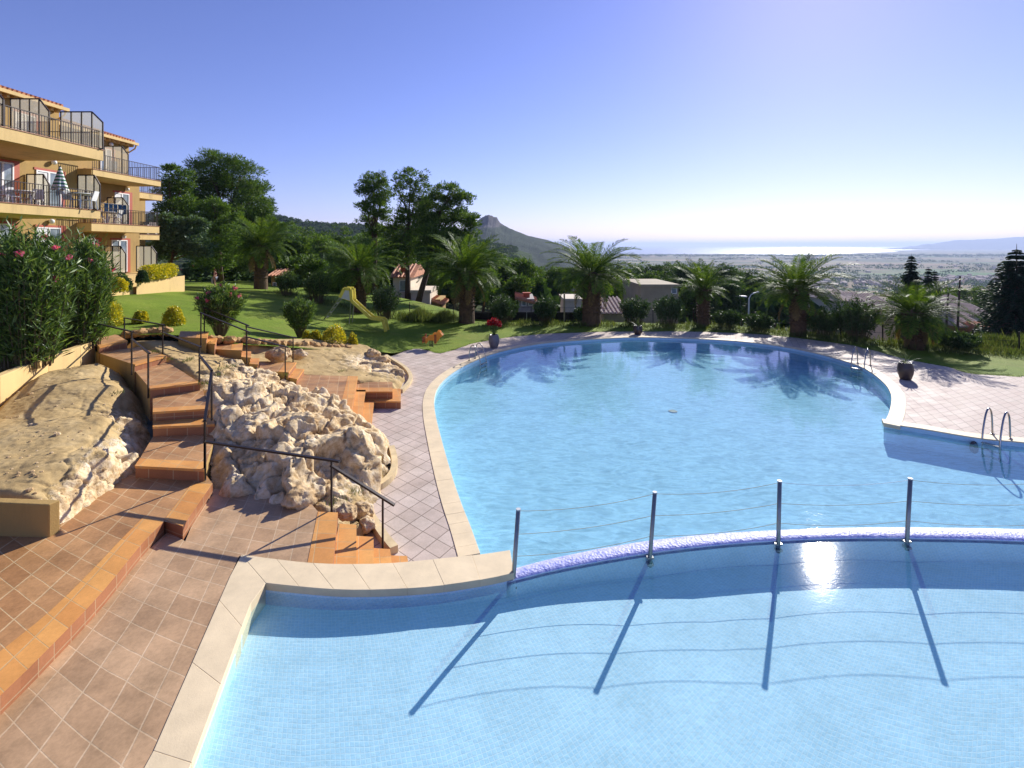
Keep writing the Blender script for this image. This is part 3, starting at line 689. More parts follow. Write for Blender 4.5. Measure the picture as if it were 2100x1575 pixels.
# ---------------------------------------------------------------- the stepped paths
STM = [M['upper'], M['nosing'], M['riser'], M['stucco']]
def step_block(name, root, top_px, z, front, depth_px=None, zb=None, side='stucco', nose=.30, mats=STM):
    """One tread: tiled top, tiled riser at the front edge, stucco sides, orange nosing along the front.
    top_px: plan outline in photo points at height z; front: the pair of corner indices of the front edge."""
    pts = [P(a, b, z).to_2d() for a, b in top_px]; n = len(pts); i0, i1 = front
    f0, f1 = pts[i0], pts[i1]
    is_front = lambda p, q: (min((Vector(p)-f0).length, (Vector(p)-f1).length) < 1e-6 and min((Vector(q)-f0).length, (Vector(q)-f1).length) < 1e-6)
    mb = MB(); mb.prism(pts, zb if zb is not None else z-.6, z, 0, lambda p, q: 2 if is_front(p, q) else 3, 3)
    o = mb.build(name, mats, root, uvtrue=True)
    cen = sum((Vector(p) for p in pts), Vector((0, 0)))/n
    d = (f1-f0).normalized(); nrm = Vector((-d.y, d.x))
    if nrm.dot(cen-f0) < 0: nrm = -nrm
    a, b = pts[(i0-1) % n] if (i0-1) % n != i1 else pts[(i0+1) % n], pts[(i1+1) % n] if (i1+1) % n != i0 else pts[(i1-1) % n]
    def back(p, q):
        e = (Vector(q)-Vector(p)); return Vector(p)+e*min(.97, nose/max(1e-3, abs(e.dot(nrm))))
    nb = MB(); g0 = f0-nrm*.018; g1 = f1-nrm*.018
    nb.prism([g0, g1, back(f1, b), back(f0, a)], z-.045, z+.006)
    nb.build('nosing', M['nosing'], o, uvtrue=True)
    return o
s1 = empty('garden_staircase', P(330,900,UZ), 'winding terracotta staircase climbing from the terrace beside the dirt slope', 'staircase')
step_block('step', s1, [(278,955),(419,962),(443,889),(314,895)], 1.09, (0,1), zb=.5)
step_block('step', s1, [(314,875),(441,870),(438,857),(314,862)], 1.32, (0,1), zb=.6, nose=.5)
step_block('step', s1, [(314,845),(427,838),(416,799),(313,814)], 1.54, (0,1), zb=.8)
step_block('step', s1, [(308,797),(410,785),(346,744),(274,757)], 1.75, (0,1), zb=.9)
step_block('step', s1, [(276,748),(341,730),(285,712),(197,722)], 1.96, (0,1), zb=1.1)
step_block('step', s1, [(203,712),(261,699),(240,686),(188,688)], 2.16, (0,1), zb=1.3)
s2 = empty('garden_staircase', P(500,720,1.0), 'smaller terracotta staircase behind the rocks, starting beside the pink oleander', 'staircase')
for pts, z in (([(423,694),(427,680),(370,679),(366,691)], 2.20), ([(440,706),(445,692),(423,691),(420,704)], 1.98), ([(495,719),(497,703),(446,703),(441,716)], 1.70),
               ([(513,734),(514,721),(497,720),(494,732)], 1.50), ([(528,748),(531,735),(513,735),(511,746)], 1.34), ([(591,764),(607,743),(532,745),(533,759)], 1.14), ([(608,778),(623,757),(604,756),(590,774)], .94)):
    step_block('step', s2, pts, z, (0,1), zb=z-.9, nose=.34)
pl = empty('tiled_platform', P(670,810,.4), 'brown tiled platform with two orange step rows beside the pool deck', 'platform')
step_block('step', pl, [(718,851),(733,772),(612,768),(560,850)], .74, (0,1), zb=-.1, nose=.33)
step_block('step', pl, [(738,868),(749,800),(728,800),(712,868)], .50, (0,1), zb=-.1, nose=.5)
step_block('step', pl, [(760,880),(766,822),(746,822),(735,880)], .25, (0,1), zb=-.1, nose=.5)
step_block('step', pl, [(731,803),(805,803),(805,783),(731,784)], .50, (0,1), zb=-.1, nose=.45, mats=[M['upper'], M['nosing'], M['riser'], M['riser']])
step_block('step', pl, [(746,823),(822,823),(822,797),(802,797),(802,800),(746,800)], .25, (0,1), zb=-.1, nose=.45, mats=[M['nosing'], M['nosing'], M['riser'], M['riser']])
s3 = empty('terracotta_steps', P(720,1110,.1), 'five low orange tiled steps from the terrace down to the pool deck', 'steps')
rows = [((652,1049),(693,1051),(683,1158),(630,1156)), ((700,1074),(731,1076),(731,1158),(681,1158)), ((735,1099),(766,1101),(767,1158),(729,1158)), ((768,1124),(800,1126),(804,1158),(766,1158)), ((803,1139),(835,1140),(838,1158),(803,1158))]
for k, (a, b, c, d) in enumerate(rows):
    z = TZ + .008 - .13*k
    back = 0.22 if k else 0
    A, B, C, D = [P(*p, z).to_2d() for p in (a, b, c, d)]
    if k: A, D = A+(A-B)*.12, D+(D-C)*.12
    mb = MB(); mb.prism([A, B, C, D], -.05, z, 0, 1)
    mb.build('step', [M['nosing'], M['riser']], s3, uvtrue=True)
# far end wall closing the step flight
# ---------------------------------------------------------------- low walls and kerbs
mb = MB(); wl_ = [P(195,699,2.28).to_2d(), P(165,713,2.24).to_2d(), P(100,735,2.22).to_2d(), P(0,775,2.2).to_2d(), P(-120,826,2.2).to_2d()]
wo = offset(wl_, .22)
if wo[2][0] > wl_[2][0]: wo = offset(wl_, -.22)
for i in range(len(wl_)-1): mb.prism([wl_[i], wl_[i+1], wo[i+1], wo[i]], .9, [2.30-.02*i, 2.28-.02*i, 2.28-.02*i, 2.30-.02*i])
tag(mb.build('retaining_wall', M['stucco_pale'], bevel=.015), 'pale ochre retaining wall below the tall oleanders on the left', 'wall')
mb = MB(); a, b = P(100,1102,UZ).to_2d(), P(-140,1096,UZ).to_2d()
mb.prism([a, b, b+Vector((-.1,.14)), a+Vector((.04,.15))], UZ-.1, [1.37,1.41,1.41,1.37])
tag(mb.build('garden_wall', M['stucco'], bevel=.015), 'short ochre wall end holding the dirt above the terrace', 'wall')
def kerb(px, label, h=.14, wd=.15, z=0.0):
    ln = smooth_line(XY(px, z), 5); mb = MB(); o = offset(ln, wd)
    for i in range(len(ln)-1): mb.prism([ln[i], ln[i+1], o[i+1], o[i]], -.05, h)
    tag(mb.build('kerb', M['kerb']), label, 'kerb')
kerb([(797,925),(803,955),(797,980),(775,1000),(748,1012),(738,1030),(742,1052),(757,1078),(778,1112),(800,1140)], 'wavy pale kerb round the foot of the large rock outcrop')
kerb([(765,718),(795,738),(825,757),(838,775),(834,790),(818,806)], 'curved pale kerb round the small rocks beside the tiled platform')
# stones edging the lawn
rs = random.Random(12)
def stone(name, c, r, seed, mat, sz=.75, sub=2):
    bm = bmesh.new(); bmesh.ops.create_icosphere(bm, subdivisions=sub, radius=1)
    o = Vector((seed*3.3, seed*1.7, seed))
    for v in bm.verts:
        k = 1+.35*noise.noise(v.co*1.3+o)+.18*noise.noise(v.co*3.1+o); v.co = Vector((v.co.x*r*k*1.2, v.co.y*r*k, v.co.z*r*k*sz))
    me = bpy.data.meshes.new(name); bm.to_mesh(me); bm.free(); me.materials.append(mat)
    ob = link(name, me); ob.location = c; ob.rotation_euler.z = seed; return ob
i = 0
for (a, b) in (((255,688),(350,680)), ((430,695),(600,706)), ((605,706),(720,714))):
    n = 9 if a[0] < 400 else (13 if a[0] < 500 else 9)
    for k in range(n):
        px = a[0]+(b[0]-a[0])*(k+.5)/n; py = a[1]+(b[1]-a[1])*(k+.5)/n
        p = G(px, py+2) if px > 400 else P(px, py, 2.1)
        o = stone('kerb_stone', p+Vector((0, rs.uniform(-.1,.1), .04)), rs.uniform(.14,.21), i+1, M['kerbstone'], .9)
        tag(o, 'rough ochre stone in the row edging the lawn above the bare earth', 'stone', 'ochre stones edging the lawn'); i += 1
for px, py, z, r, lab in ((573,728,1.32,.36,'broken pale rock in the bare earth between the two lower handrail posts'), (613,728,1.2,.24,'upright pale boulder at the foot of the rear handrail'),
                     (765,728,.5,.32,'dark pitted rock at the lawn end of the curved kerb'), (783,742,.4,.3,'rounded rock in the middle of the curved kerb bed'), (808,772,.15,.34,'low rough rock nearest the pool inside the curved kerb'),
                     (612,1024,.72,.24,'white pointed boulder on the brown terrace at the foot of the outcrop'), (745,1050,.2,.2,'tan boulder leaning on the wavy kerb under the sloping handrail'), (712,1052,.5,.17,'rounded white stone beside the top orange step'), (752,1078,.15,.16,'small ochre stone by the lowest orange steps')):
    tag(stone('boulder', P(px, py, z)+Vector((0,0,r*.1)), r, px*.01+py*.1, M['boulder'], .8, 4), lab, 'rock')

# ---------------------------------------------------------------- iron handrails
def top_of(foot, z, py_top): p = P(*foot, z); return Vector((p.x, p.y, HC-(py_top-HY)*p.y/F))
def handrail(label, posts, rails):
    """posts: (px, py, z of foot, row of the top). rails: pairs of (post, drop at a, post, drop at b, overshoot)."""
    pp = [(P(a, b, z), top_of((a, b), z, t)) for a, b, z, t in posts]
    root = empty('handrail', pp[0][0], label, 'handrail')
    for f, t in pp:
        m = MB(); m.bar(f-Vector((0,0,.06)), t, .032); m.build('post', M['iron'], root)
    for a, da, b, db, ov in rails:
        p, q = pp[a][1]-Vector((0,0,da)), pp[b][1]-Vector((0,0,db)); d = (q-p).normalized()
        m = MB(); m.bar(p-d*.02, q+d*ov, .055, .035); m.build('rail', M['iron'], root)
handrail('dark iron handrail on the left side of the winding staircase', [(197,717,1.97,663),(270,765,1.74,680),(304,812,1.55,723)], [(0,0,1,0,.15),(1,.22,2,0,.15)])
handrail('long dark iron handrail on the right side of the winding staircase', [(255,693,2.1,652),(334,727,1.93,666),(409,780,1.75,711),(434,857,1.42,760),(420,985,.85,863)], [(0,0,1,0,.1),(1,.25,2,0,.1),(2,.25,3,0,.02),(3,.02,4,0,0)])
handrail('dark iron handrail crossing the front of the rock outcrop down to the pool deck', [(420.5,985,.85,906),(680,1046,TZ,944),(785,1122,.13,1021)], [(0,0,1,0,.16),(1,.1,2,0,.25)])
handrail('rear dark iron handrail of the smaller staircase next to the lawn', [(419,690,2.05,631),(505,713,1.75,666),(601,740,1.2,692)], [(0,0,1,0,.12),(1,.07,2,0,.12)])
handrail('front dark iron handrail of the smaller staircase', [(412,709,2.0,642),(506,742,1.45,679),(585,776,.95,711)], [(0,0,1,0,.12),(1,.2,2,0,.12)])
# ---------------------------------------------------------------- growing things
def rdir(rg, n):
    d = rg.normal(size=(n, 3)); return d/np.linalg.norm(d, axis=1)[:, None]
def quads(c, d, w_, L, rg, up=None):
    """n leaf blades: centre c, along d (length L), across a random normal (width w)."""
    n = len(c); r = rdir(rg, n) if up is None else up
    s = np.cross(d, r); s /= np.linalg.norm(s, axis=1)[:, None]+1e-9
    L = np.broadcast_to(L, n)[:, None]; w_ = np.broadcast_to(w_, n)[:, None]
    V = np.empty((n, 4, 3)); V[:, 0] = c-d*L/2; V[:, 1] = c+s*w_/2+d*L*.05; V[:, 2] = c+d*L/2; V[:, 3] = c-s*w_/2+d*L*.05
    return V.reshape(-1, 3)
def qmesh(name, V, mat):
    n = len(V)//4; return mesh_np(name, V, np.arange(n*4).reshape(n, 4), mat)
def cluster_crown(lobes, rg, clumps_per, tufts, leaf_l, leaf_w, clump_r, upbias=.35):
    """Crown as clumps spread through lobes (centre, radii); each clump a burst of needles or leaves."""
    out = []
    for c, r, k in lobes:
        n = max(3, int(clumps_per*k*1.5)); tufts_ = tufts; d = rdir(rg, n); rad = rg.uniform(.45, 1.0, n)**.6
        cc = np.array(c)+d*rad[:, None]*np.array(r)
        cr = clump_r*rg.uniform(.6, 1.25, n)
        e = rdir(rg, n*tufts); base = np.repeat(cc, tufts, 0); rr = np.repeat(cr, tufts)*rg.uniform(.2, 1, n*tufts)**.5
        e[:, 2] *= .62
        dd = e.copy(); dd[:, 2] += upbias; dd += .35*rdir(rg, n*tufts); dd /= np.linalg.norm(dd, axis=1)[:, None]
        out.append(quads(base+e*rr[:, None], dd, leaf_w*rg.uniform(.7, 1.3, n*tufts), leaf_l*rg.uniform(.7, 1.3, n*tufts), rg))
    return np.concatenate(out)
def limbs(mb, base, fork, lobes, r0, rs):
    mid = base.lerp(fork, .5)+Vector((rs.uniform(-.3, .3), rs.uniform(-.3, .3), 0))*r0*3
    mb.tube([base-Vector((0,0,.2)), base.lerp(mid, .5), mid, fork], [r0*1.25, r0, r0*.85, r0*.7], 9)
    for c, r, k in lobes:
        e = Vector(c); s = base.lerp(fork, rs.uniform(.55, 1.0))
        m = s.lerp(e, .5)+Vector((rs.uniform(-.3,.3), rs.uniform(-.3,.3), -.15*(e-s).length*.4))
        mb.tube([s, m, e], [r0*.45, r0*.3, r0*.08], 6)
        for q in range(3):
            e2 = e+Vector((rs.uniform(-.7,.7)*r[0], rs.uniform(-.7,.7)*r[1], rs.uniform(-.3,.7)*r[2])); mb.tube([m, m.lerp(e2, .6)+Vector((0,0,.1)), e2], [r0*.2, r0*.12, r0*.03], 5)
def tree_px(name, label, base_px, z, Y, lobes_px, seed, mat, clumps=26, tufts=58, ll=.27, lw=.065, cr=.62, r0=.2, fork=None, cat='tree', group=None, trunk=True, upbias=.35, barkm='bark'):
    """A tree measured on the photo: its foot, its distance Y, and the lobes of its crown (px, py, rx, ry in photo points)."""
    rg = np.random.RandomState(seed); rs = random.Random(seed); k = Y/F
    base = Vector(((base_px[0]-CX)*k, Y, z))
    root = empty(name, base, label, cat, group)
    lobes = []
    amean = sum(a[2]*a[3] for a in lobes_px)/len(lobes_px)
    for px, py, rx, ry in lobes_px:
        dy = rs.uniform(-.8, .8)*rx*k; c = ((px-CX)*k*(Y+dy)/Y, Y+dy, HC-(py-HY)*k)
        lobes.append((c, (rx*k, max(rx, ry)*k*.85, ry*k), rx*ry/amean))
    V = cluster_crown(lobes, rg, clumps, tufts, ll, lw, cr, upbias)
    link('crown', qmesh('crown', V-np.array(base), M[mat]), root)
    if trunk:
        f = Vector(((fork[0]-CX)*k, Y, HC-(fork[1]-HY)*k)) if fork else base.lerp(Vector(lobes[0][0]), .6)
        mb = MB(); limbs(mb, base, f, lobes, r0, rs); mb.build('trunk', M[barkm], root, True)
    return root

# ---- the large pines
tree_px('pine_tree', 'largest dense rounded pine rising beside the ochre apartment building', (450,585), 1.6, 58,
    [(440,352,46,42),(492,360,48,38),(468,400,74,50),(522,425,38,55),(425,430,42,50),(490,470,66,52),(398,395,20,36),(545,452,15,30),(450,520,50,40),(500,520,50,40),(410,500,30,50)], 11, 'pine', 52, 95, .40, .075, .95, .34, (465,440))
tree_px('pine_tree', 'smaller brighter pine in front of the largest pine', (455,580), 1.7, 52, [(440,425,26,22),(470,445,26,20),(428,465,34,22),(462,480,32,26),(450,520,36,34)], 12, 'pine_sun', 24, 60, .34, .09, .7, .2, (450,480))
tree_px('pine_tree', 'slim pine just right of the balconies of the ochre building', (348,560), 2.3, 50, [(352,360,22,22),(344,392,20,24),(380,368,10,22),(372,400,16,28),(350,440,26,30),(385,430,16,30),(360,490,34,36)], 13, 'pine', 22, 60, .34, .09, .7, .16, (350,420))
tree_px('leafy_tree', 'broadleaf tree with pale glossy leaves at the end of the ochre building', (346,558), 2.4, 40, [(350,462,24,22),(398,462,26,20),(375,490,44,26),(345,510,28,26),(405,505,24,26)], 14, 'magnolia', 26, 44, .30, .15, .5, .12, (358,500), upbias=.1)
tree_px('pine_tree', 'left one of three tall pines standing above the palms with a thin crown', (764,600), .2, 50, [(768,366,26,16),(745,386,14,16),(778,396,22,24),(768,425,24,18),(742,420,10,10),(785,440,14,14),(750,455,16,12),(765,470,22,14)], 15, 'pine', 15, 58, .32, .08, .6, .2, (770,430))
tree_px('pine_tree', 'middle one of three tall pines with the highest crown', (836,620), 0.0, 49, [(842,368,34,22),(862,395,24,26),(826,392,20,16),(850,425,34,24),(818,440,20,16),(838,470,42,30),(868,450,22,22),(800,470,26,20),(815,520,34,28),(835,510,42,34)], 16, 'pine', 20, 60, .32, .08, .65, .24, (840,440))
tree_px('pine_tree', 'leaning right one of three tall pines with a wide umbrella crown', (856,625), 0.0, 46, [(920,394,36,18),(945,410,26,20),(900,416,30,20),(955,440,28,18),(925,440,34,22),(890,452,26,22),(968,452,14,14),(905,480,40,24),(885,512,34,26),(930,490,28,22),(880,440,30,24),(902,525,44,34),(862,485,28,26),(935,525,30,26),(958,475,26,20)], 17, 'pine', 24, 60, .31, .08, .6, .27, (893,470))
# ---- the wood behind the lawn, tree by tree
rs = random.Random(77)
k = 0
for px, top, Y, wd in ((580,455,75,46),(610,480,62,40),(640,470,80,48),(672,485,66,42),(700,468,84,44),(722,498,60,36),(745,478,74,40),(600,520,56,40),(650,525,54,40),(690,540,50,34),(790,490,72,40),(812,525,58,36),
                       (880,535,60,36),(930,520,66,38),(1000,505,70,40),(1040,520,64,36),(1075,535,60,34),(1105,545,72,32),(990,550,55,36),(1060,565,52,30),(760,540,52,40),(720,555,48,36)):
    h = 62; lob = [(px+rs.uniform(-.3,.3)*wd, top+10+rs.uniform(0,1)*h*.35, wd*rs.uniform(.45,.7), 15*rs.uniform(.8,1.4)) for q in range(3)] + [(px+rs.uniform(-.5,.5)*wd, top+28+rs.uniform(0,1)*h*.6, wd*rs.uniform(.5,.8), 20*rs.uniform(.8,1.3)) for q in range(4)]
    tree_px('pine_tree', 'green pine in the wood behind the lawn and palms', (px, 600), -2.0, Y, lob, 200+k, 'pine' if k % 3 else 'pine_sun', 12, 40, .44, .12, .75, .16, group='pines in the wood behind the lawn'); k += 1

for px, top, Y, wd in ((1240,548,85,40),(1275,556,70,36),(1310,551,95,44),(1345,556,80,40),(1380,549,100,44),(1410,556,75,38),(1445,553,92,42),(1480,558,80,38),(1515,562,95,40),(1550,570,85,38),(1590,578,78,36),(1180,552,80,38),(1145,556,66,34),(1350,585,62,32),(1430,590,62,34),(1490,592,60,32),(1270,590,60,34),(1225,572,90,36),(1260,562,105,40),(1300,570,80,36),(1335,566,75,36),(1395,566,85,40),(1425,568,95,40),(1465,572,85,38),(1500,575,80,38),(1535,582,90,38),(1570,590,80,34),(1610,592,85,34),(1455,600,66,34),(1520,600,66,34),
                       (1935,600,80,34),(1965,594,88,38),(2000,590,95,40),(2035,592,84,38),(1905,606,78,30),(2070,590,90,40),(1840,612,80,32),(1800,616,84,30)):
    lob = [(px+rs.uniform(-.3,.3)*wd, top+8+rs.uniform(0,14), wd*rs.uniform(.4,.6), 10*rs.uniform(.8,1.4)) for q in range(3)] + [(px+rs.uniform(-.5,.5)*wd, top+24+rs.uniform(0,22), wd*rs.uniform(.5,.8), 15*rs.uniform(.8,1.3)) for q in range(3)]
    lob = [(a, b-(12 if px < 1700 else 4), c, d) for a, b, c, d in lob]
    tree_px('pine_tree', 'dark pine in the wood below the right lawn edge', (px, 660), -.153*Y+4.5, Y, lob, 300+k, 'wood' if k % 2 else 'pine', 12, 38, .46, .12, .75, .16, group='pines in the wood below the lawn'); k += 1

# ---- date palms
def palm_mesh(seed, n=66, L=3.0, hi=76, lo=-8, droop=1.0, mat='palm'):
    rg = np.random.RandomState(seed); out = []; mb = MB()
    for i in range(n):
        u = (i+.5)/n; az = i*2.39996+rg.uniform(-.25,.25); el = R(hi+(lo-hi)*u**.85+rg.uniform(-7,7)); Ln = L*(.72+.34*math.sin(math.pi*min(1,u*1.15+.15)))*rg.uniform(.88,1.08)
        S = 22; t = np.linspace(0, 1, S); bend = R(62*droop)*(.55+.6*math.cos(el))
        a = el-bend*t**1.6; ds = Ln/S; hx = np.cumsum(np.cos(a))*ds+.12; hz = np.cumsum(np.sin(a))*ds
        side = np.array([-math.sin(az), math.cos(az), 0]); out_d = np.array([math.cos(az), math.sin(az), 0])
        sway = rg.uniform(-.25,.25)*t**2*Ln*.5
        pts = out_d*hx[:, None]+np.array([0,0,1.0])*hz[:, None]+side*sway[:, None]
        mb.tube([tuple(p) for p in pts[::3]]+[tuple(pts[-1])], [.028*(1-.8*q) for q in np.linspace(0,1,len(pts[::3])+1)], 4, 0, False)
        tan = np.gradient(pts, axis=0); tan /= np.linalg.norm(tan, axis=1)[:, None]; nrm = np.cross(side, tan)
        m = 46; q = np.linspace(.10, .995, m); pi = np.array([[np.interp(x, t, pts[:, j]) for j in range(3)] for x in q]); ti = np.array([[np.interp(x, t, tan[:, j]) for j in range(3)] for x in q]); ni = np.array([[np.interp(x, t, nrm[:, j]) for j in range(3)] for x in q])
        ll = .50*(np.sin(np.pi*np.clip(q*.86+.12,0,1))**.6)*L/2.9
        for sgn in (-1, 1):
            d = ti*.62+side*sgn*.75-ni*rg.uniform(.05,.35)*np.sign(1)+rg.normal(size=(m,3))*.10; d[:, 2] -= .12; d /= np.linalg.norm(d, axis=1)[:, None]
            out.append(quads(pi+d*ll[:, None]/2, d, .038*L/2.9, ll, rg, up=np.cross(d, ti)+1e-4))
    V = np.concatenate(out); me = qmesh('crown', V, M[mat])
    bm = bmesh.new(); bm.from_mesh(me); st_ = mb.mesh('rachis', M[mat]); bm.from_mesh(st_); bm.to_mesh(me); bm.free(); return me
def palm_trunk(h, r):
    mb = MB(); n = 26; prof = []
    for i in range(n+1):
        t = i/n; k = 1.12-.25*t+.32*max(0, t-.6)/.4*1.0
        prof.append((r*k, h*t-.15*(1-t)))
    prof += [(r*.7, h+.25), (.02, h+.4)]
    mb.lathe(prof, n=18)
    rg = random.Random(3)
    for i in range(11):                                   # cut leaf bases in spirals
        for j in range(13):
            a = 2*math.pi*(j+.5*(i % 2))/13; z = h*(.25+.75*i/10); t = z/h; rr = r*(1.05-.25*t+.32*max(0,t-.6)/.4)
            c = Vector((rr*math.cos(a), rr*math.sin(a), z)); o_ = Vector((math.cos(a), math.sin(a), .9)).normalized()
            mb.bar(c-o_*.04, c+o_*(.10+.12*t), .11*r/.45, .05)
    return mb
PALMS = [palm_mesh(5), palm_mesh(6, 62, L=3.0, hi=74, lo=-14, droop=1.1), palm_mesh(8, 48, hi=80, lo=-5, droop=.85)]
DEAD = palm_mesh(9, 10, 2.2, -32, -68, .8, 'deadpalm')
palm_list = [(535,592,1.6,508,80,12,'date palm on the far lawn behind the person, left of all the other palms',0),(738,640,.75,556,88,12,'date palm standing behind the yellow slide',1),
    (957,661,.1,562,104,15,'date palm between the leaning pine and the red flower pot',0),(1213,666,.03,566,104,18,'stout date palm in the middle of the lawn edge, its crown against the sea',1),
    (1442,669,0,598,68,11,'small young date palm right of the flat roofed building',2),(1637,687,0,600,100,14,'large date palm at the right whose shadow falls on the pool deck',0),(1876,714,0,648,98,17,'short wide date palm low at the right below the cedars',1)]
for i, (px, py, z, cy, rad, tw, lab, v) in enumerate(palm_list):
    b = P(px, py, z) if px > 1000 else G(px, py); b.z = float(LAWN(b.x, b.y)[0]); k = b.y/F
    h = (HC-(cy-HY)*k)-b.z; root = empty('date_palm', b, lab, 'palm tree', 'date palms along the lawn edge')
    c = link('crown', PALMS[v], root); c.location = (0,0,h+.1); s = rad*k/2.75; c.scale = (s, s, s*1.0); c.rotation_euler = (.07*math.sin(i*2.1), .07*math.cos(i*1.7), i*1.3)
    if i != 4: c = link('dead_fronds', DEAD, root); c.location = (0,0,h+.02); c.scale = (s*.9,)*3; c.rotation_euler.z = i*.9
    palm_trunk(h, tw*k).build('trunk', M['palmbark'], None).parent = root

# ---- oleanders and other shrubs
def shrub_mesh(seed, h, wd, n_stem, per, ll, lw, mat, vase=.5, t0=.22, flowers=0, fl_mat='pink'):
    """Stems fanning from the foot, leaves whorled along them; optional flower heads near the tips."""
    rg = np.random.RandomState(seed); mb = MB(); C = []; D = []; FC = []
    for i in range(n_stem):
        az = rg.uniform(0, 2*math.pi); sp = rg.uniform(0, 1)**.5; H = h*rg.uniform(.72, 1.0)*(1-.28*sp**2)
        b = np.array([math.cos(az)*wd*.25*sp*vase, math.sin(az)*wd*.25*sp*vase, 0]); tip = np.array([math.cos(az)*wd*.5*sp, math.sin(az)*wd*.5*sp, H])
        m = (b+tip)/2+np.array([math.cos(az), math.sin(az), 0])*wd*.08*rg.uniform(-1,1)+np.array([0,0,.12*H])
        mb.tube([b, m, tip], [.011*h/2, .007*h/2, .003], 4, 0, False)
        nn = per; t = rg.uniform(t0, 1.0, nn)**(.8 if t0 > .1 else 1.0); p = ((1-t)**2)[:, None]*b+(2*t*(1-t))[:, None]*m+(t**2)[:, None]*tip
        tan = 2*(1-t)[:, None]*(m-b)+2*t[:, None]*(tip-m); tan /= np.linalg.norm(tan, axis=1)[:, None]
        d = rdir(rg, nn)*.75+tan*.75; d /= np.linalg.norm(d, axis=1)[:, None]
        off = rg.uniform(0, .16, nn)[:, None]*h/2.5*rdir(rg, nn)
        C.append(p+off+d*ll*.5); D.append(d)
        FC.append(tip)
    C = np.concatenate(C); D = np.concatenate(D); n = len(C)
    V = quads(C, D, lw*rg.uniform(.7,1.3,n), ll*rg.uniform(.7,1.25,n), rg)
    fl = []
    if flowers:
        ix = rg.choice(len(FC), flowers, replace=False)
        for j in ix:
            m = 34; e = rdir(rg, m); c = FC[j]+e*rg.uniform(.02,.10,m)[:, None]; fl.append(qmesh('flower_cluster', quads(c, rdir(rg, m), .06, .07, rg), M[fl_mat]))
    return qmesh('foliage', V, M[mat]), mb.mesh('stems', M['stem']), fl
def shrub(name, label, cat, loc, args, group=None, rz=0, sx=1, **kw):
    r = empty(name, loc, label, cat, group, rz); f, s, fl = shrub_mesh(*args, **kw)
    for nm, me in [('foliage', f), ('stems', s)]+[('flower_cluster', q) for q in fl]:
        if me: o = link(nm, me, r); o.scale.x = sx
    return r
shrub('oleander_bush', 'tall oleander with pink flowers overhanging the left end of the retaining wall', 'oleander', P(22,768,2.2)+Vector((-.75,1.2,-.1)), (31, 4.1, 2.0, 125, 105, .30, .038, 'oleander'), vase=1.1, t0=.06, flowers=9)
shrub('oleander_bush', 'tall oleander with few pink flowers nearest the yellow bush at the stair top', 'oleander', P(126,722,2.2)+Vector((-.4,1.1,-.1)), (32, 3.9, 1.75, 115, 105, .30, .038, 'oleander'), vase=1.2, t0=.06, flowers=7)
shrub('oleander_bush', 'oleander growing at the left edge behind the two in front', 'oleander', P(-30,720,2.2)+Vector((-.5,.8,0)), (33, 4.0, 2.6, 150, 90, .24, .036, 'oleander'), vase=1.3, t0=.05, flowers=3)
shrub('oleander_bush', 'vase shaped oleander with pink flowers at the top of the smaller staircase', 'oleander', G(452,690), (34, 2.15, 1.75, 120, 60, .19, .036, 'oleander'), vase=.35, flowers=9)
shrub('oleander_bush', 'vase shaped oleander without flowers in the middle of the lawn edge', 'oleander', G(615,692), (35, 2.0, 1.5, 120, 60, .19, .036, 'oleander'), vase=.3)
shrub('oleander_bush', 'pink flowering oleander under the broadleaf tree beside the building', 'oleander', G(392,572), (36, 1.7, 2.2, 90, 50, .2, .05, 'shrub'), vase=.8, flowers=12)
shrub('oleander_bush', 'leafy bush behind the person on the lawn', 'bush', G(452,572), (37, 1.6, 1.6, 70, 46, .2, .05, 'oleander'), vase=.8)
for j, (px, py, hpx, wpx, lab) in enumerate(((590,606,52,50,'loose green bush left of the slide palm'),(650,622,70,60,'leafy bush between the slide and the lawn oleander'),(790,655,75,60,'rounded oleander right of the slide under the palm'),(1032,664,62,66,'round dark bush behind the red flower pot'),(1120,664,58,52,'round dark bush left of the stout middle palm'),
        (1302,668,62,64,'glossy dark bush in front of the flat roofed building'),(1372,670,66,68,'large dark bush right of the dark pot on the deck'),(1492,674,40,56,'low glossy bush right of the young palm'),
        (1690,690,62,80,'dark low bush right of the large right palm'),(1757,698,92,84,'tall round dark bush with upright shoots left of the short wide palm'),(1555,680,38,60,'low bush at the foot of the white street lamp'),(1960,720,40,80,'weedy low bush right of the short wide palm'),(1195,664,36,40,'low weedy bush hugging the stout middle palm'))):
    b = G(px, py) if px < 1000 else P(px, py, 0); k = b.y/F
    shrub('rounded_bush', lab, 'bush', b, (50+j, hpx*k, wpx*k, 90, 46, .17, .055, 'shrub' if px > 700 else 'oleander'), vase=.9)

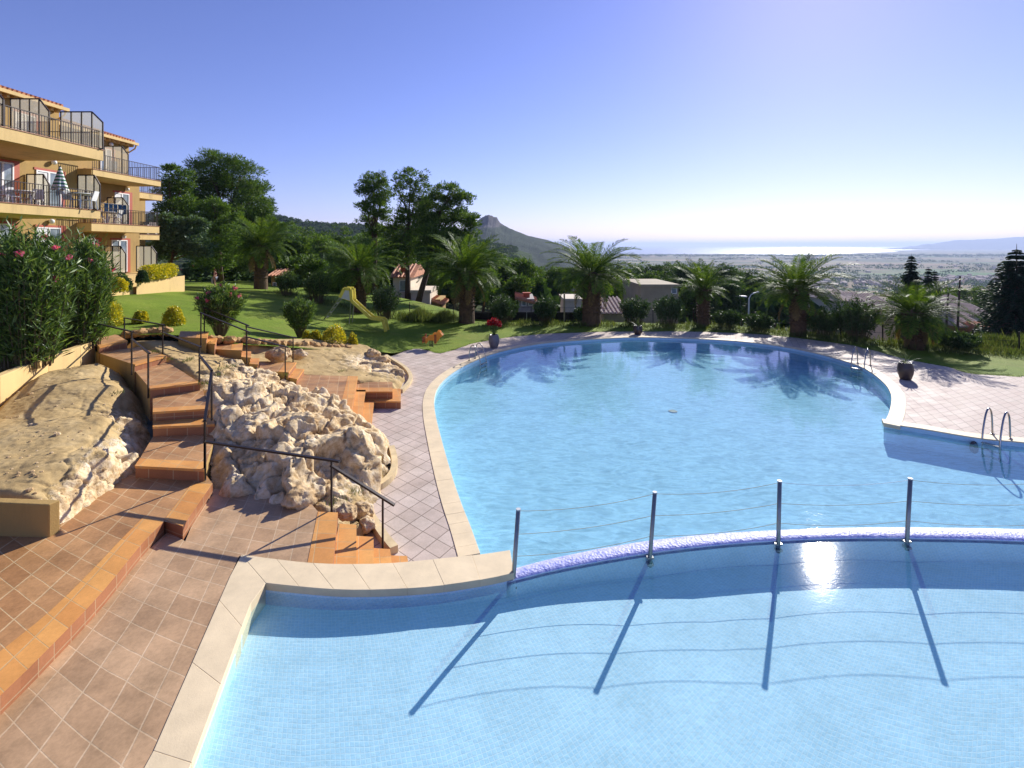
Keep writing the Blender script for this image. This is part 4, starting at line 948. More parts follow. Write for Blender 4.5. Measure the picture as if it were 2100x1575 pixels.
def ball_bush(name, label, b, wpx, hpx, seed, mat='euonymus', n=2600, cat='bush', group=None):
    rg = np.random.RandomState(seed); k = b.y/F; d = rdir(rg, n); d[:, 2] = np.abs(d[:, 2])*1.0-.15*rg.uniform(0,1,n)
    lump = np.array([1+.22*noise.noise(Vector(e*2.2)+Vector((seed,0,0))) for e in d]); r = rg.uniform(.74,1.0,n)*lump
    c = d*r[:, None]*np.array([wpx*k/2, wpx*k/2, hpx*k]); c[:, 2] += .08
    dd = d*.8+rdir(rg, n)*.7; dd /= np.linalg.norm(dd, axis=1)[:, None]
    root = empty(name, b, label, cat, group)
    link('foliage', qmesh('foliage', quads(c, dd, .05, .085, rg), M[mat]), root)
    mb = MB()
    for q in range(7): a = q*.9; mb.tube([(0,0,-.05), (math.cos(a)*wpx*k*.12, math.sin(a)*wpx*k*.12, hpx*k*.35), (math.cos(a)*wpx*k*.25, math.sin(a)*wpx*k*.25, hpx*k*.7)], [.02,.014,.006], 5)
    o = link('stems', mb.mesh('stems', M['stem']), root); return root
for j, (px, py, wpx, hpx, z, lab) in enumerate(((222,668,50,56,2.2,'large golden bush half hidden by the oleander at the stair top'),(288,662,28,22,None,'small golden ball bush left of the round one at the lawn edge'),(357,666,40,36,None,'round golden ball bush behind the stair handrail'),
        (629,700,18,20,None,'smallest golden bush beside the lawn oleander foot'),(648,702,24,22,None,'second small golden bush touching the big golden one'),(685,708,52,40,None,'biggest golden bush at the lower lawn edge'),(723,712,20,26,None,'upright golden bush at the lower right end of the row'))):
    b = P(px, py, z) if z else G(px, py); ball_bush('golden_bush', lab, b, wpx, hpx, 80+j)

# ---- cedars at the right
def cedar(label, px, top, bot, Y, wpx, seed, whorls=26, dens=90):
    rg = np.random.RandomState(seed); k = Y/F; x = (px-CX)*k; zt = HC-(top-HY)*k; zb = HC-(bot-HY)*k; h = zt-zb
    root = empty('cedar_tree', (x, Y, zb), label, 'cedar tree'); mb = MB(); mb.tube([(0,0,-.3),(0,0,h*.5),(0,0,h)], [.03*h*.6,.012*h,.01], 8); out = []
    for i in range(whorls):
        t = (i+.5)/whorls; z = h*(.06+.9*t+rg.uniform(-.012,.012)); Lb = wpx*k*.5*(1-t)**.8*rg.uniform(.5,1.2)+.12
        for j in range(6):
            az = j*1.047+i*.6+rg.uniform(-.3,.3); d = np.array([math.cos(az), math.sin(az), 0]); L = Lb*rg.uniform(.6,1.1)
            mb.tube([(0,0,z), tuple(d*L*.5+np.array([0,0,z+.06*L])), tuple(d*L+np.array([0,0,z-.12*L]))], [.05*(1-t)+.015,.03*(1-t)+.01,.006], 4, 0, False)
            n = int(dens*(.3+.7*(1-t))); s = rg.uniform(.12,1,n); c = d*(s*L)[:, None]; c[:, 2] = z+.12*L*np.sin(s*3.0)-.12*L*s; sd = np.cross(d, [0,0,1]); sp = rg.uniform(-1,1,n)*L*.30*(1.1-s)
            c += sd*sp[:, None]; c[:, 2] -= rg.uniform(0,.28,n)*L
            dd = d+sd*np.sign(sp)[:, None]*.6+rdir(rg, n)*.35; dd[:, 2] -= .25; dd /= np.linalg.norm(dd, axis=1)[:, None]
            out.append(quads(c, dd, .08*max(.5, Y/40), .32*max(.6, Y/40), rg))
    link('crown', qmesh('crown', np.concatenate(out), M['cedar']), root); o = link('trunk', mb.mesh('trunk', M['bark']), root); return root
cedar('tallest slender cedar spire behind the short wide palm', 1869, 520, 640, 46, 58, 91)
cedar('second slender cedar spire just right of the tallest one', 1904, 547, 650, 50, 40, 92, 22)
cedar('third thin cedar spire right of the other two', 1917, 553, 650, 54, 34, 93, 20)
cedar('massive dark cedar at the right edge of the photo', 2085, 500, 705, 34, 190, 94, 30, 240)

# ---- wild grass along the fence, reed clump
def grass_strip(name, pts, n, h, seed, mat='grassblade'):
    rg = np.random.RandomState(seed); t = rg.uniform(0, len(pts)-1.001, n); i = t.astype(int); f = (t-i)[:, None]; p = np.array([tuple(q) for q in pts])
    c = p[i]*(1-f)+p[i+1]*f; c[:, 0] += rg.normal(0,.5,n); c[:, 1] += rg.normal(0,.55,n); d = rg.normal(0,.35,(n,3)); d[:, 2] = 1; d /= np.linalg.norm(d, axis=1)[:, None]
    L = h*rg.uniform(.35,1,n)*(.6+.4*np.sin(c[:, 0]*1.7)**2); c[:, 2] += L/2-.03
    return tag(link(name, qmesh(name, quads(c, d, .03, L, rg), M[mat])), kind='stuff')
grass_strip('wild_grass', [P(px, py, 0) for px, py in ((1000,668),(1100,667),(1200,668),(1300,670),(1400,672),(1500,675),(1600,684),(1700,695),(1800,706),(1900,716),(2000,722),(2100,726),(2200,730))], 9000, .55, 41)
grass_strip('wild_grass', [G(px, py) for px, py in ((560,598),(620,612),(700,628),(790,648))], 2200, .45, 42)
grass_strip('reed_clump', [G(px, py) for px, py in ((835,654),(860,657),(890,658),(925,659))], 4200, 1.0, 43)
grass_strip('weeds', [P(px, py, 0)+Vector((0,1.0,0)) for px, py in ((1960,712),(2030,715),(2100,716),(2180,718))], 5000, .8, 44, 'euonymus' if False else 'grassblade')

# ---- small growth and loose stones on the bare earth, tufts where lawn meets paving
def tufts_at(name, spots, n, h, spread, seed):
    rg = np.random.RandomState(seed); c = np.array([tuple(p) for p in spots]); c = np.repeat(c, n, 0); m = len(c); c[:, :2] += rg.normal(0, spread, (m, 2))
    d = rg.normal(0, .45, (m, 3)); d[:, 2] = 1; d /= np.linalg.norm(d, axis=1)[:, None]; L = h*rg.uniform(.4, 1, m); c[:, 2] += L/2*d[:, 2]-.02
    return tag(link(name, qmesh(name, quads(c, d, .012, L, rg), M['grassblade'])), kind='stuff')
tufts_at('weeds', [P(*a) for a in ((392,738,1.87),(378,742,1.86),(345,738,1.9),(474,752,1.74),(455,757,1.74),(450,770,1.72),(430,706,1.95),(418,788,1.72),(243,806,1.66),(465,698,2.0),(352,790,1.6),(318,722,1.98),(700,762,.66),(660,730,.85),(585,770,1.1),(690,1030,.52),(730,1010,.4),(770,975,.15),(745,960,.6))], 40, .16, .09, 45)
dg = [P(px, py, .0) for px, py in ((800,731),(850,716),(905,724),(945,714),(985,702),(1060,691),(1150,684),(1300,681),(1450,682),(1560,687),(1640,695),(1750,710),(1850,736),(1940,753),(1990,767),(2060,772),(2110,774))]
e_ = []
for a, b in zip(deck_grass, deck_grass[1:]):
    for q in range(max(1, int((b-a).length/.09))): t = q*.09/(b-a).length; p = a.lerp(b, t); e_.append(Vector((p[0], p[1]-.02 if False else p[1]+.03, 0)))
tufts_at('lawn_edge_grass', e_, 7, .09, .05, 46)
rg = np.random.RandomState(48); pb_ = MB()
for q in range(420):
    reg = q % 3
    if reg == 0: p = P(rg.uniform(10, 270), rg.uniform(790, 1010), 1.45); ob_ = 'dirt_slope'
    elif reg == 1: p = P(rg.uniform(350, 520), rg.uniform(700, 790), 1.8); ob_ = 'rocky_slope'
    else: p = P(rg.uniform(540, 800), rg.uniform(712, 775), .9); ob_ = 'dirt_patch'
    hit = bpy.data.objects[ob_].ray_cast(Vector((p.x, p.y, 6)), Vector((0, 0, -1)))
    if hit[0]: r = rg.uniform(.008, .035)*(1+(rg.uniform() < .06)); pb_.lathe([(.001,-r*.4),(r,0),(r*.7,r*.5),(.001,r*.6)], tuple(hit[1]), 6)
tag(pb_.build('gravel', M['boulder']), kind='stuff')
# ---------------------------------------------------------------- beyond the garden: hillside, plain, sea, hills
def prof(d, pts): return np.interp(d, [p[0] for p in pts], [p[1] for p in pts])
low = [(0,-2),(30,-.6),(38,-1.2),(50,-4),(70,-7),(100,-10.5),(200,-25),(300,-39),(500,-63),(700,-79.5),(1400,-79.8)]
high = [(0,-2),(30,-.5),(45,-1.5),(60,-2.5),(100,-2),(200,1),(350,4),(500,4),(620,0),(1400,-30)]
def hill_z(x, y):
    u = x/np.maximum(y, 1)*F; d = np.hypot(x, y)*.85+y*.15
    s = np.clip((170-u)/420, 0, 1); s = s*s*(3-2*s)
    z = prof(d, low)*(1-s)+prof(d, high)*s
    g = np.array([noise.noise(Vector((a*.012, b*.012, 3))) for a, b in zip(np.ravel(x), np.ravel(y))]).reshape(np.shape(x))
    return z+g*np.clip(d/100, 0, 5)
us = np.concatenate([np.linspace(-1900, 1700, 150)]); ds = np.concatenate([np.linspace(26, 120, 40), np.linspace(126, 760, 60)])
U, D = np.meshgrid(us, ds); Xh = U/F*D; Yh = D; Zh = hill_z(Xh, Yh)
inl = inside(Xh, Yh, lawn_poly); Zh = np.where(inl | (Yh < 33), np.minimum(Zh, LAWN(Xh, Yh)-.8), np.minimum(Zh, LAWN(Xh, Yh)+1.5 if False else Zh))
ny, nx = Xh.shape; ii = np.arange(ny*nx).reshape(ny, nx)
tag(link('hillside', mesh_np('hillside', np.column_stack([Xh.ravel(), Yh.ravel(), Zh.ravel()]), np.column_stack([ii[:-1, :-1].ravel(), ii[:-1, 1:].ravel(), ii[1:, 1:].ravel(), ii[1:, :-1].ravel()]), M['hillside'], None, True)), kind='structure')

def shore(x): return 4450+240*np.sin(x/900.)+120*np.sin(x/310.+1)+np.clip((x-2600)*.9, 0, 6000)
xs = np.linspace(-9000, 14000, 160); ts = np.linspace(0, 1, 30); XX, TT = np.meshgrid(xs, ts); YY = 300+(shore(XX)-300)*TT
ii = np.arange(XX.size).reshape(XX.shape)
tag(link('plain', mesh_np('plain', np.column_stack([XX.ravel(), YY.ravel(), np.full(XX.size, -80.0)]), np.column_stack([ii[:-1, :-1].ravel(), ii[:-1, 1:].ravel(), ii[1:, 1:].ravel(), ii[1:, :-1].ravel()]), M['plain'])), kind='structure')
mb = MB(); mb.add([(-42000,-3000,-81),(42000,-3000,-81),(42000,42000,-81),(-42000,42000,-81)], [(0,1,2,3)])
tag(mb.build('sea', M['sea']), kind='structure')

def ridge(name, Y, prof_px, depth, mat, seed, rough, nx=420, ny=60, cliff=None, foot=-80):
    """A hill range from its skyline: (px, py) on the photo at distance Y."""
    px = np.linspace(prof_px[0][0], prof_px[-1][0], nx); top = HC-(np.interp(px, [p[0] for p in prof_px], [p[1] for p in prof_px])-HY)*Y/F
    if cliff: top = top + np.array([max(0, 1-abs(p-cliff[0])/60)*3.2*(noise.noise(Vector((p*.21, 1, 2)))+.6*noise.noise(Vector((p*.55, 4, 2)))) for p in px])
    t = np.linspace(-1, 1, ny); V = []; W = []
    for j in range(ny):
        for i in range(nx):
            x = (px[i]-CX)*Y/F; y = Y+t[j]*depth; a = abs(t[j]); k = 1-a**1.15 if t[j] > 0 else (1-a)**1.25
            wc = 0 if not cliff else max(0, min(1, 1.3-abs(px[i]-cliff[0])/cliff[1]))
            if wc: kc = np.interp(a, [0,.02,.05,.09,.13,.2,.3,.5,1],[1,.985,.93,.84,.79,.72,.60,.40,0]); k = k*(1-wc)+kc*wc
            q = Vector((x*.004, y*.004, seed)); n = noise.ridged_multi_fractal(q*1.3, .9, 2.2, 6, 1, 2)-1.0+.5*noise.noise(q*9)
            z = foot+(top[i]-foot)*k; amp = rough*(.25+.75*min(1, a*3.0)) ; z += n*amp + (0 if not wc else wc*(1 if a > .01 else .4)*7*(noise.ridged_multi_fractal(Vector((x*.03, y*.012, z*.02)), .9, 2.2, 4, 1, 2)-1.1)*max(0, 1-a*3))
            V.append((x, y, z)); W.append(0 if not cliff else max(0, min(1, 1.25-abs(px[i]-cliff[0])/cliff[1]))*max(0, min(1, (z-cliff[2])/cliff[3]+.5)))
    ii = np.arange(nx*ny).reshape(ny, nx); me = mesh_np(name, V, np.column_stack([ii[:-1, :-1].ravel(), ii[:-1, 1:].ravel(), ii[1:, 1:].ravel(), ii[1:, :-1].ravel()]), mat, None, True)
    at = me.attributes.new('rocky', 'FLOAT', 'POINT'); at.data.foreach_set('value', np.array(W, dtype=np.float32))
    return tag(link(name, me), kind='structure')
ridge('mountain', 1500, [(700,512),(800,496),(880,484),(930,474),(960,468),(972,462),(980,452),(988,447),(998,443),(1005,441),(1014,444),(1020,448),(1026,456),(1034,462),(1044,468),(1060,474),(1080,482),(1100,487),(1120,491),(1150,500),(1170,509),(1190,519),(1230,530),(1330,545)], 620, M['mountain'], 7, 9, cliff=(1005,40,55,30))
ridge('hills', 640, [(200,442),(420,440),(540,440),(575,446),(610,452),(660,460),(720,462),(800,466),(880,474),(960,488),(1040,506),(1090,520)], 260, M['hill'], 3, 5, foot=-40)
ridge('headland', 10500, [(1870,508),(1895,505.5),(1905,500),(1912,502),(1925,499),(1945,495),(1965,492),(1990,492),(2020,490),(2050,489),(2085,486),(2150,484),(2300,478),(2600,482)], 900, M['headland'], 11, 14)

# ---- woods far below: one mass of crowns
def wood(name, spots, seed, mat, quads_per=46):
    rg = np.random.RandomState(seed); n = len(spots); s = np.array(spots); out = []
    for x, y, z, r, h in s:
        m = quads_per; d = rdir(rg, m); d[:, 2] = np.abs(d[:, 2])*.9-.2; rr = rg.uniform(.6,1.05,m)
        c = np.array([x, y, z])+d*rr[:, None]*np.array([r, r, h*.55]); c[:, 2] += h*.5
        out.append(quads(c, rdir(rg, m), r*.38, r*.62, rg))
    return tag(link(name, qmesh(name, np.concatenate(out), M[mat])), kind='stuff')
rg = np.random.RandomState(19); sp = []
while len(sp) < 2600:
    d = 58+640*rg.uniform(0,1)**1.3; u = rg.uniform(-650, 1300); x = u/F*d
    z = float(hill_z(np.array([x]), np.array([d]))[0]); r = rg.uniform(1.7,3.3); h = rg.uniform(4,9)
    if z < -77: continue
    py = HY+(HC-z-h)*F/d
    lim = np.interp(u+CX, [400,650,900,1150,1300,1500,1600,1700,1800,1950,2100,2400], [455,462,480,520,548,556,575,598,604,606,600,600])
    if py < lim: continue
    if rg.uniform() < .25 and d < 130: continue
    sp.append((x, d, z-.3, r, h))
wood('far_wood', sp, 20, 'wood', 60)
# crowns covering the near hills
from mathutils.bvhtree import BVHTree
hm_ = bpy.data.objects['hills'].data; bv = BVHTree.FromPolygons([v.co for v in hm_.vertices], [p.vertices for p in hm_.polygons])
sp = []
while len(sp) < 3600:
    px = rg.uniform(300, 1060); y = 655-270*rg.uniform(0,1)**1.3
    top = HC-(np.interp(px, [200,540,575,610,660,720,800,880,960,1040,1090],[442,440,446,452,460,462,466,474,488,506,520])-HY)*.64
    k = (1-abs((y-640)/260))**1.25; z = -40+(top+40)*k; hit = bv.ray_cast(Vector(((px-CX)*.64, y, 300)), Vector((0,0,-1)))[0]
    if hit: sp.append((hit.x, y, hit.z-1.5, rg.uniform(2.2,4.2), rg.uniform(4,7)))
wood('hill_wood', sp, 21, 'wood', 34)
# tree lines, hedges and orchards on the plain
sp = []
for q in range(150):
    d = 950+3300*rg.uniform(0,1)**1.1; u = rg.uniform(60, 1500); x0 = u/F*d; L = rg.uniform(60, 420); ang = R(12)+(R(90) if rg.uniform() < .25 else 0); m = int(L/16)
    for j in range(m):
        t = (j/m-.5)*L; sp.append((x0+t*math.cos(ang)+rg.normal(0,4), d+t*math.sin(ang)*.6+rg.normal(0,6), -80.5, rg.uniform(6,11), rg.uniform(7,13)))
for q in range(900):
    d = 800+500*rg.uniform(0,1); u = rg.uniform(250,1150); sp.append((u/F*d, d, -80.5, rg.uniform(4,8), rg.uniform(5,10)))
for q in range(700):
    d = 3600+700*rg.uniform(0,1); u = rg.uniform(100,1300); sp.append((u/F*d, d, -80.5, rg.uniform(12,22), rg.uniform(8,14)))
wood('tree_lines', sp, 22, 'wood', 12)
mbt = MB(); mbr = MB()
for q in range(330):
    if q < 190: px = rg.uniform(1905, 2130); py = rg.normal(576, 3.0)
    elif q < 260: px = rg.uniform(1600, 1900); py = rg.normal(584, 7)
    else: px = rg.uniform(1300, 2100); py = rg.uniform(522, 560)
    p = P(px, py, -80); w_ = rg.uniform(6,14); h = rg.uniform(4,8); dd = rg.uniform(6,10)
    mbt.box(p.x-w_/2, p.x+w_/2, p.y, p.y+dd, -80, -80+h)
    mbr.add([(p.x-w_/2-.4, p.y-.4, -80+h), (p.x+w_/2+.4, p.y-.4, -80+h), (p.x+w_/2+.4, p.y+dd+.4, -80+h), (p.x-w_/2-.4, p.y+dd+.4, -80+h), (p.x-w_/2, p.y+dd/2, -78+h), (p.x+w_/2, p.y+dd/2, -78+h)], [(0,1,5,4),(2,3,4,5),(0,4,3),(1,2,5)])
tag(mbt.build('distant_town', M['housewall']), kind='stuff'); tag(mbr.build('distant_roofs', M['rooftile_pale']), kind='stuff')
mb = MB()
for a, b in (((1795,601),(1848,587)),((1930,566),(2050,569)),((1795,566),(1840,567)),((1425,548),(1480,549))):
    p, q = P(*a, -79.6), P(*b, -79.6); mb.bar(p, q, 7, 1.5)
tag(mb.build('country_roads', M['concrete']), kind='structure')
# ---- the air
hz = MB(); hz.box(-43000, 43000, -3100, 43000, -82.5, 175)
hm = bpy.data.materials.new('pale_air'); hm.use_nodes = True; nt = hm.node_tree; nt.nodes.remove(nt.nodes['Principled BSDF'])
pv = nt.nodes.new('ShaderNodeVolumePrincipled'); pv.inputs['Color'].default_value = (0.48,0.58,0.82,1); pv.inputs['Density'].default_value = 1.0e-4; pv.inputs['Anisotropy'].default_value = 0.3
nt.links.new(pv.outputs[0], nt.nodes['Material Output'].inputs['Volume'])
tag(hz.build('haze', hm), kind='stuff')
# ---------------------------------------------------------------- the ochre apartment building (facades face +X)
A_O, A_F, A_T = -20.7, -24.65, -26.0               # unit nearest: balcony edge, facade, top storey wall
C_O, C_F, C_T = -23.8, -26.05, -27.3
E_O, E_F, E_T = -26.9, -29.1, -30.3
FA, FC_, FE = (4.17, 7.23, 10.30), (3.68, 6.75, 9.82), (3.2, 6.27, 9.34)
bd = empty('apartment_building', (-27, 26, 3.0), 'ochre three storey apartment building with stepped balconies and clay tiled roofs', 'building')
# walls
for nm, (f, t, y0, y1, yt, fl, ev) in {'a': (A_F, A_T, 11.0, 27.7, 28.0, FA, 13.25), 'c': (C_F, C_T, 27.70, 34.1, 34.75, FC_, 12.75), 'e': (E_F, E_T, 34.1, 38.7, 38.9, FE, 9.34)}.items():
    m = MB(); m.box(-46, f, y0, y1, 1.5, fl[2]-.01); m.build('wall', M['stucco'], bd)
    if nm != 'e':
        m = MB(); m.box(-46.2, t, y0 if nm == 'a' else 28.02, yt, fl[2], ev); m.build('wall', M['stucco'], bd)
# balconies: slab with thickened edge, railing
def balcony(x0, x1, y0, y1, z, th, rail=True, end=True, near=False, tile=True):
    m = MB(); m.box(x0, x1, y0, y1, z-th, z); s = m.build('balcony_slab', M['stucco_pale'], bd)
    m = MB(); m.box(x0+.01, x1+.03, y0-.02, y1+.03, z+.002, z+.035); m.build('edge_tiles', M['riser'], s, uvtrue=True)
    if rail:
        m = MB(); X = x1-.07; n = int((y1-y0)/.13)
        for i in range(n+1): y = y0+(y1-y0-.1)*i/n+.05; m.bar((X, y, z+.03), (X, y, z+.92), .018)
        m.bar((X, y0, z+.94), (X, y1, z+.94), .045, .03); m.bar((X, y0, z+.12), (X, y1, z+.12), .03, .02)
        for e, Y in ((end, y1-.06), (near, y0+.06)):
            if e:
                k = int(abs(x1-x0)/.13)
                for i in range(k): x = x0+(x1-x0)*i/k; m.bar((x, Y, z+.03), (x, Y, z+.92), .018)
                m.bar((x0, Y, z+.94), (x1-.07, Y, z+.94), .045, .03)
        m.build('railing', M['iron'], bd)
balcony(A_T, A_O, 12.0, 24.7, 10.30, .52); balcony(A_F, A_O, 11.5, 24.53, 7.23, .40)
balcony(C_T, C_O, 27.7, 33.05, 9.82, .34); balcony(C_F, C_O, 27.6, 32.9, 6.75, .44, near=True)
balcony(E_F, E_O, 34.15, 37.5, 9.34, .42); balcony(E_F, E_O, 34.15, 37.2, 6.27, .36)
# thick end of unit C slab facing the camera
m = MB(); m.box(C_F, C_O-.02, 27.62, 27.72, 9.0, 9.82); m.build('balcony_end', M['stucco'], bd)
# roofs with rolled clay tiles, gutters
def roof(xe, xr, y0, y1, z, pitch=.31):
    m = MB(); L = xe-xr; n = int((y1-y0)/.24)
    m.add([(xe+.3, y0, z), (xe+.3, y1, z), (xr, y1, z+(L+.3)*pitch), (xr, y0, z+(L+.3)*pitch), (xe+.3, y0, z-.1), (xe+.3, y1, z-.1), (xr, y1, z-.1+(L+.3)*pitch), (xr, y0, z-.1+(L+.3)*pitch)], [(0,1,2,3),(7,6,5,4),(0,4,5,1),(1,5,6,2),(0,3,7,4)])
    for i in range(n): y = y0+.12+.24*i; m.tube([(xe+.36, y, z+.03), (xr, y, z+.05+(L+.3)*pitch)], .085, 6)
    r = m.build('roof', M['rooftile'], bd)
    g = MB(); g.box(xe+.30, xe+.46, y0, y1+.05, z-.22, z-.04); g.box(xe-.4, xe+.30, y0, y1, z-.16, z-.1); g.build('gutter', M['stucco_pale'], r)
    g = MB(); g.tube([(xe+.38, y1-.1, z-.2), (xe+.3, y1-.1, z-.45), (xe-.25, y1-.1, z-.8), (xe-.32, y1-.1, z-2.6)], .05, 8); g.build('downpipe', M['stucco_pale'], r)
    c = MB()
    for i in range(int((y1-y0)/.4)): c.box(xe-.06, xe+.22, y0+.2+.4*i, y0+.34+.4*i, z-.36, z-.2)
    c.build('eaves_corbels', M['stucco_pale'], r)
roof(A_T+.1, -38, 11, 28.0, 13.40); roof(C_T+.1, -38, 28.05, 34.9, 12.85)
# glazed doors and windows: frame, panes, painted red reveal beside them
def opening(X, px0, px1, zb, zt, red=True, curtain=False):
    y0 = X*F/(px0-CX); y1 = X*F/(px1-CX)
    m = MB(); fr = .07
    m.box(X+.005, X+.05, y0, y1, zt-fr, zt); m.box(X+.005, X+.05, y0, y0+fr, zb, zt-fr-.001); m.box(X+.005, X+.05, y1-fr, y1, zb, zt-fr-.001); m.box(X+.006, X+.055, (y0+y1)/2-.05, (y0+y1)/2+.05, zb, zt-fr-.002); m.box(X+.005, X+.05, y0+fr+.001, (y0+y1)/2-.051, zb, zb+.08); m.box(X+.005, X+.05, (y0+y1)/2+.051, y1-fr-.001, zb, zb+.08)
    w_ = m.build('glazed_door', M['white'], bd)
    g = MB(); g.box(X+.004, X+.02, y0+.04, y1-.04, zb+.04, zt-.04); g.build('pane', M['glass'], w_)
    if curtain: g = MB(); g.box(X+.021, X+.026, y0+.09, (y0+y1)/2-.06, zb+.1, zt-.1); g.build('curtain', M['whitecloth'], w_)
    if red: g = MB(); g.box(X+.003, X+.035, y1+.002, y1+.28, zb-.05, zt+.12); g.box(X+.003, X+.035, y0-.1, y1+.001, zt+.002, zt+.12); g.build('reveal', M['redwood'], w_)
opening(A_F, -20, 27, 7.27, 9.55); opening(A_F, 73, 124, 7.27, 9.42, curtain=True); opening(A_F, -30, 22, 4.2, 6.55); opening(A_F, 73, 124, 4.2, 6.45, curtain=True)
opening(A_T, 30, 72, 10.34, 12.5, curtain=True); opening(C_T, 205, 228, 9.86, 12.0)
opening(C_F, 234, 264, 6.79, 8.98, curtain=True); opening(C_F, 228, 260, 3.72, 5.85); opening(C_F, 180, 200, 3.72, 5.85)
# partition screens between the balconies: dark frame, frosted panels, clipped outer corner
def screen(Y, xw, xo, z, h, n=3):
    c = xo-(xo-xw)*.26; hc = h*.72; m = MB(); t = .05
    pts = [(xw, Y, z+.04), (xw, Y, z+h), (c, Y, z+h), (xo, Y, z+hc), (xo, Y, z+.04)]
    for a, b in zip(pts, pts[1:]+pts[:1]): m.bar(a, b, t)
    for i in range(1, n): x = xw+(c-xw)*i/(n-1) if n > 2 else c; m.bar((x, Y, z+.04), (x, Y, z+h), t)
    f = m.build('partition_screen', M['iron'], bd)
    p = MB(); p.add([(xw, Y-.008, z+.06), (xo, Y-.008, z+.06), (xo, Y-.008, z+hc), (c, Y-.008, z+h), (xw, Y-.008, z+h)], [(0,1,2,3,4)]); p.add([(xw, Y+.008, z+.06), (xo, Y+.008, z+.06), (xo, Y+.008, z+hc), (c, Y+.008, z+h), (xw, Y+.008, z+h)], [(4,3,2,1,0)])
    p.build('frosted_panel', M['frost'], f)
xat = lambda px, Y: (px-CX)*Y/F
screen(24.72, xat(55,24.72), xat(101,24.72), 7.25, 1.85); screen(24.3, xat(160,24.3), xat(205,24.3), 7.25, 1.75)
screen(23.2, xat(22,23.2), xat(101,23.2), 10.32, 2.15, 4); screen(24.55, xat(125,24.55), xat(211,24.55), 10.32, 1.9, 4); screen(19.85, xat(-60,19.85), xat(7,19.85), 10.32, 1.55)
screen(31.0, xat(214,31.0), xat(263,31.0), 9.85, 1.95, 3); screen(31.0, xat(220,31.0), xat(263,31.0), 6.78, 1.75); screen(31.0, xat(215,31.0), xat(258,31.0), 3.7, 1.75); screen(33.0, xat(280,33.0), xat(321,33.0), 3.7, 1.75)
screen(27.4, xat(160,27.4), xat(203,27.4), 4.17, 1.75)
for X, px, py in ((A_T,69,223),(A_F,106,333),(A_F,101,454),(C_T,224,296),(C_F,257,388),(C_F,250,486),(C_F,178,485)):
    p = PX(px, py, X); m = MB(); m.sphere((p.x+.13, p.y, p.z), .13, 12, 8); l_ = m.build('wall_lamp', M['lampglass'], bd, True); m = MB(); m.box(p.x+.002, p.x+.05, p.y-.06, p.y+.06, p.z-.06, p.z+.06); m.build('bracket', M['iron'], l_)
# ground floor terrace in front of unit C: raised slab, steps, planter
tr_ = empty('entrance_terrace', (-21, 29, 2.6), 'ochre raised entrance terrace with pale steps in front of the ground floor', 'terrace')
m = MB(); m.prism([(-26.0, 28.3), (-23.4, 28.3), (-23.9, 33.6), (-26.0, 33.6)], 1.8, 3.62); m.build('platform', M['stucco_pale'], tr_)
def planter(name, pts, z0, z1, label):
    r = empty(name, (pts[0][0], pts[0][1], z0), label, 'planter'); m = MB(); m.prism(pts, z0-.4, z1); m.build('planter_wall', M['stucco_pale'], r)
    return r
pp = [P(280,606,2.62).to_2d(), P(336,597,2.62).to_2d(), P(336,597,2.62).to_2d()+Vector((-.3,2.4)), P(280,606,2.62).to_2d()+Vector((-.3,2.4))]
planter('hedge_planter', pp, 2.4, 3.45, 'rendered ochre planter box holding the long golden hedge')
sp_ = empty('entrance_steps', P(262,607,2.5), 'pinkish entrance steps between the two planters of the building', 'steps')
for i in range(4):
    a, b = P(240,611-i*6.5,2.5), P(285,604-i*6.5,2.5); m = MB(); m.prism([(a.x, a.y), (b.x, b.y), (b.x-.2, b.y+3.0), (a.x-.2, a.y+3.0)], 2.0, 2.55+.22*i); m.build('step', M['nosing'], sp_, uvtrue=True)
pq = [P(205,618,2.6).to_2d(), P(238,612,2.6).to_2d(), P(238,612,2.6).to_2d()+Vector((-.3,2.0)), P(205,618,2.6).to_2d()+Vector((-.3,2.0))]
planter('corner_planter', pq, 2.4, 3.1, 'low ochre planter with a dark bush left of the entrance steps')
hc_ = (Vector(pp[0])+Vector(pp[1]))/2+Vector((-.15,1.2))
ha, hb = Vector(pp[0])+Vector((-.1,.9)), Vector(pp[1])+Vector((-.2,.9))
rg = np.random.RandomState(71); n = 4200; t = rg.uniform(0,1,n); c = np.column_stack([ha.x+(hb.x-ha.x)*t, ha.y+(hb.y-ha.y)*t, np.full(n,3.45)]); e = rdir(rg, n)*rg.uniform(.6,1,n)[:, None]**.4; c += e*np.array([.45,.6,.48])+np.array([0,0,.42])
d = e+.7*rdir(rg, n); d /= np.linalg.norm(d, axis=1)[:, None]
hr = empty('golden_hedge', (hc_.x, hc_.y, 3.4), 'clipped golden yellow hedge in the planter by the building corner', 'hedge'); link('foliage', qmesh('foliage', quads(c-np.array(hr.location), d, .07, .12, rg), M['euonymus']), hr)
ball_bush('dark_bush', 'dark green bush spilling from the corner planter at the entrance steps', Vector((pq[1][0]-.3, pq[1][1]+.7, 3.0)), 40, 34, 72, 'shrub')
ball_bush('golden_bush', 'golden bush in the corner planter left of the dark bush', Vector((pq[0][0]+.3, pq[0][1]+.9, 3.0)), 30, 28, 73)
ball_bush('dark_bush', 'small dark bush at the left end of the golden hedge', Vector((pp[0][0]+.1, pp[0][1]+.3, 3.35)), 22, 24, 74, 'shrub')

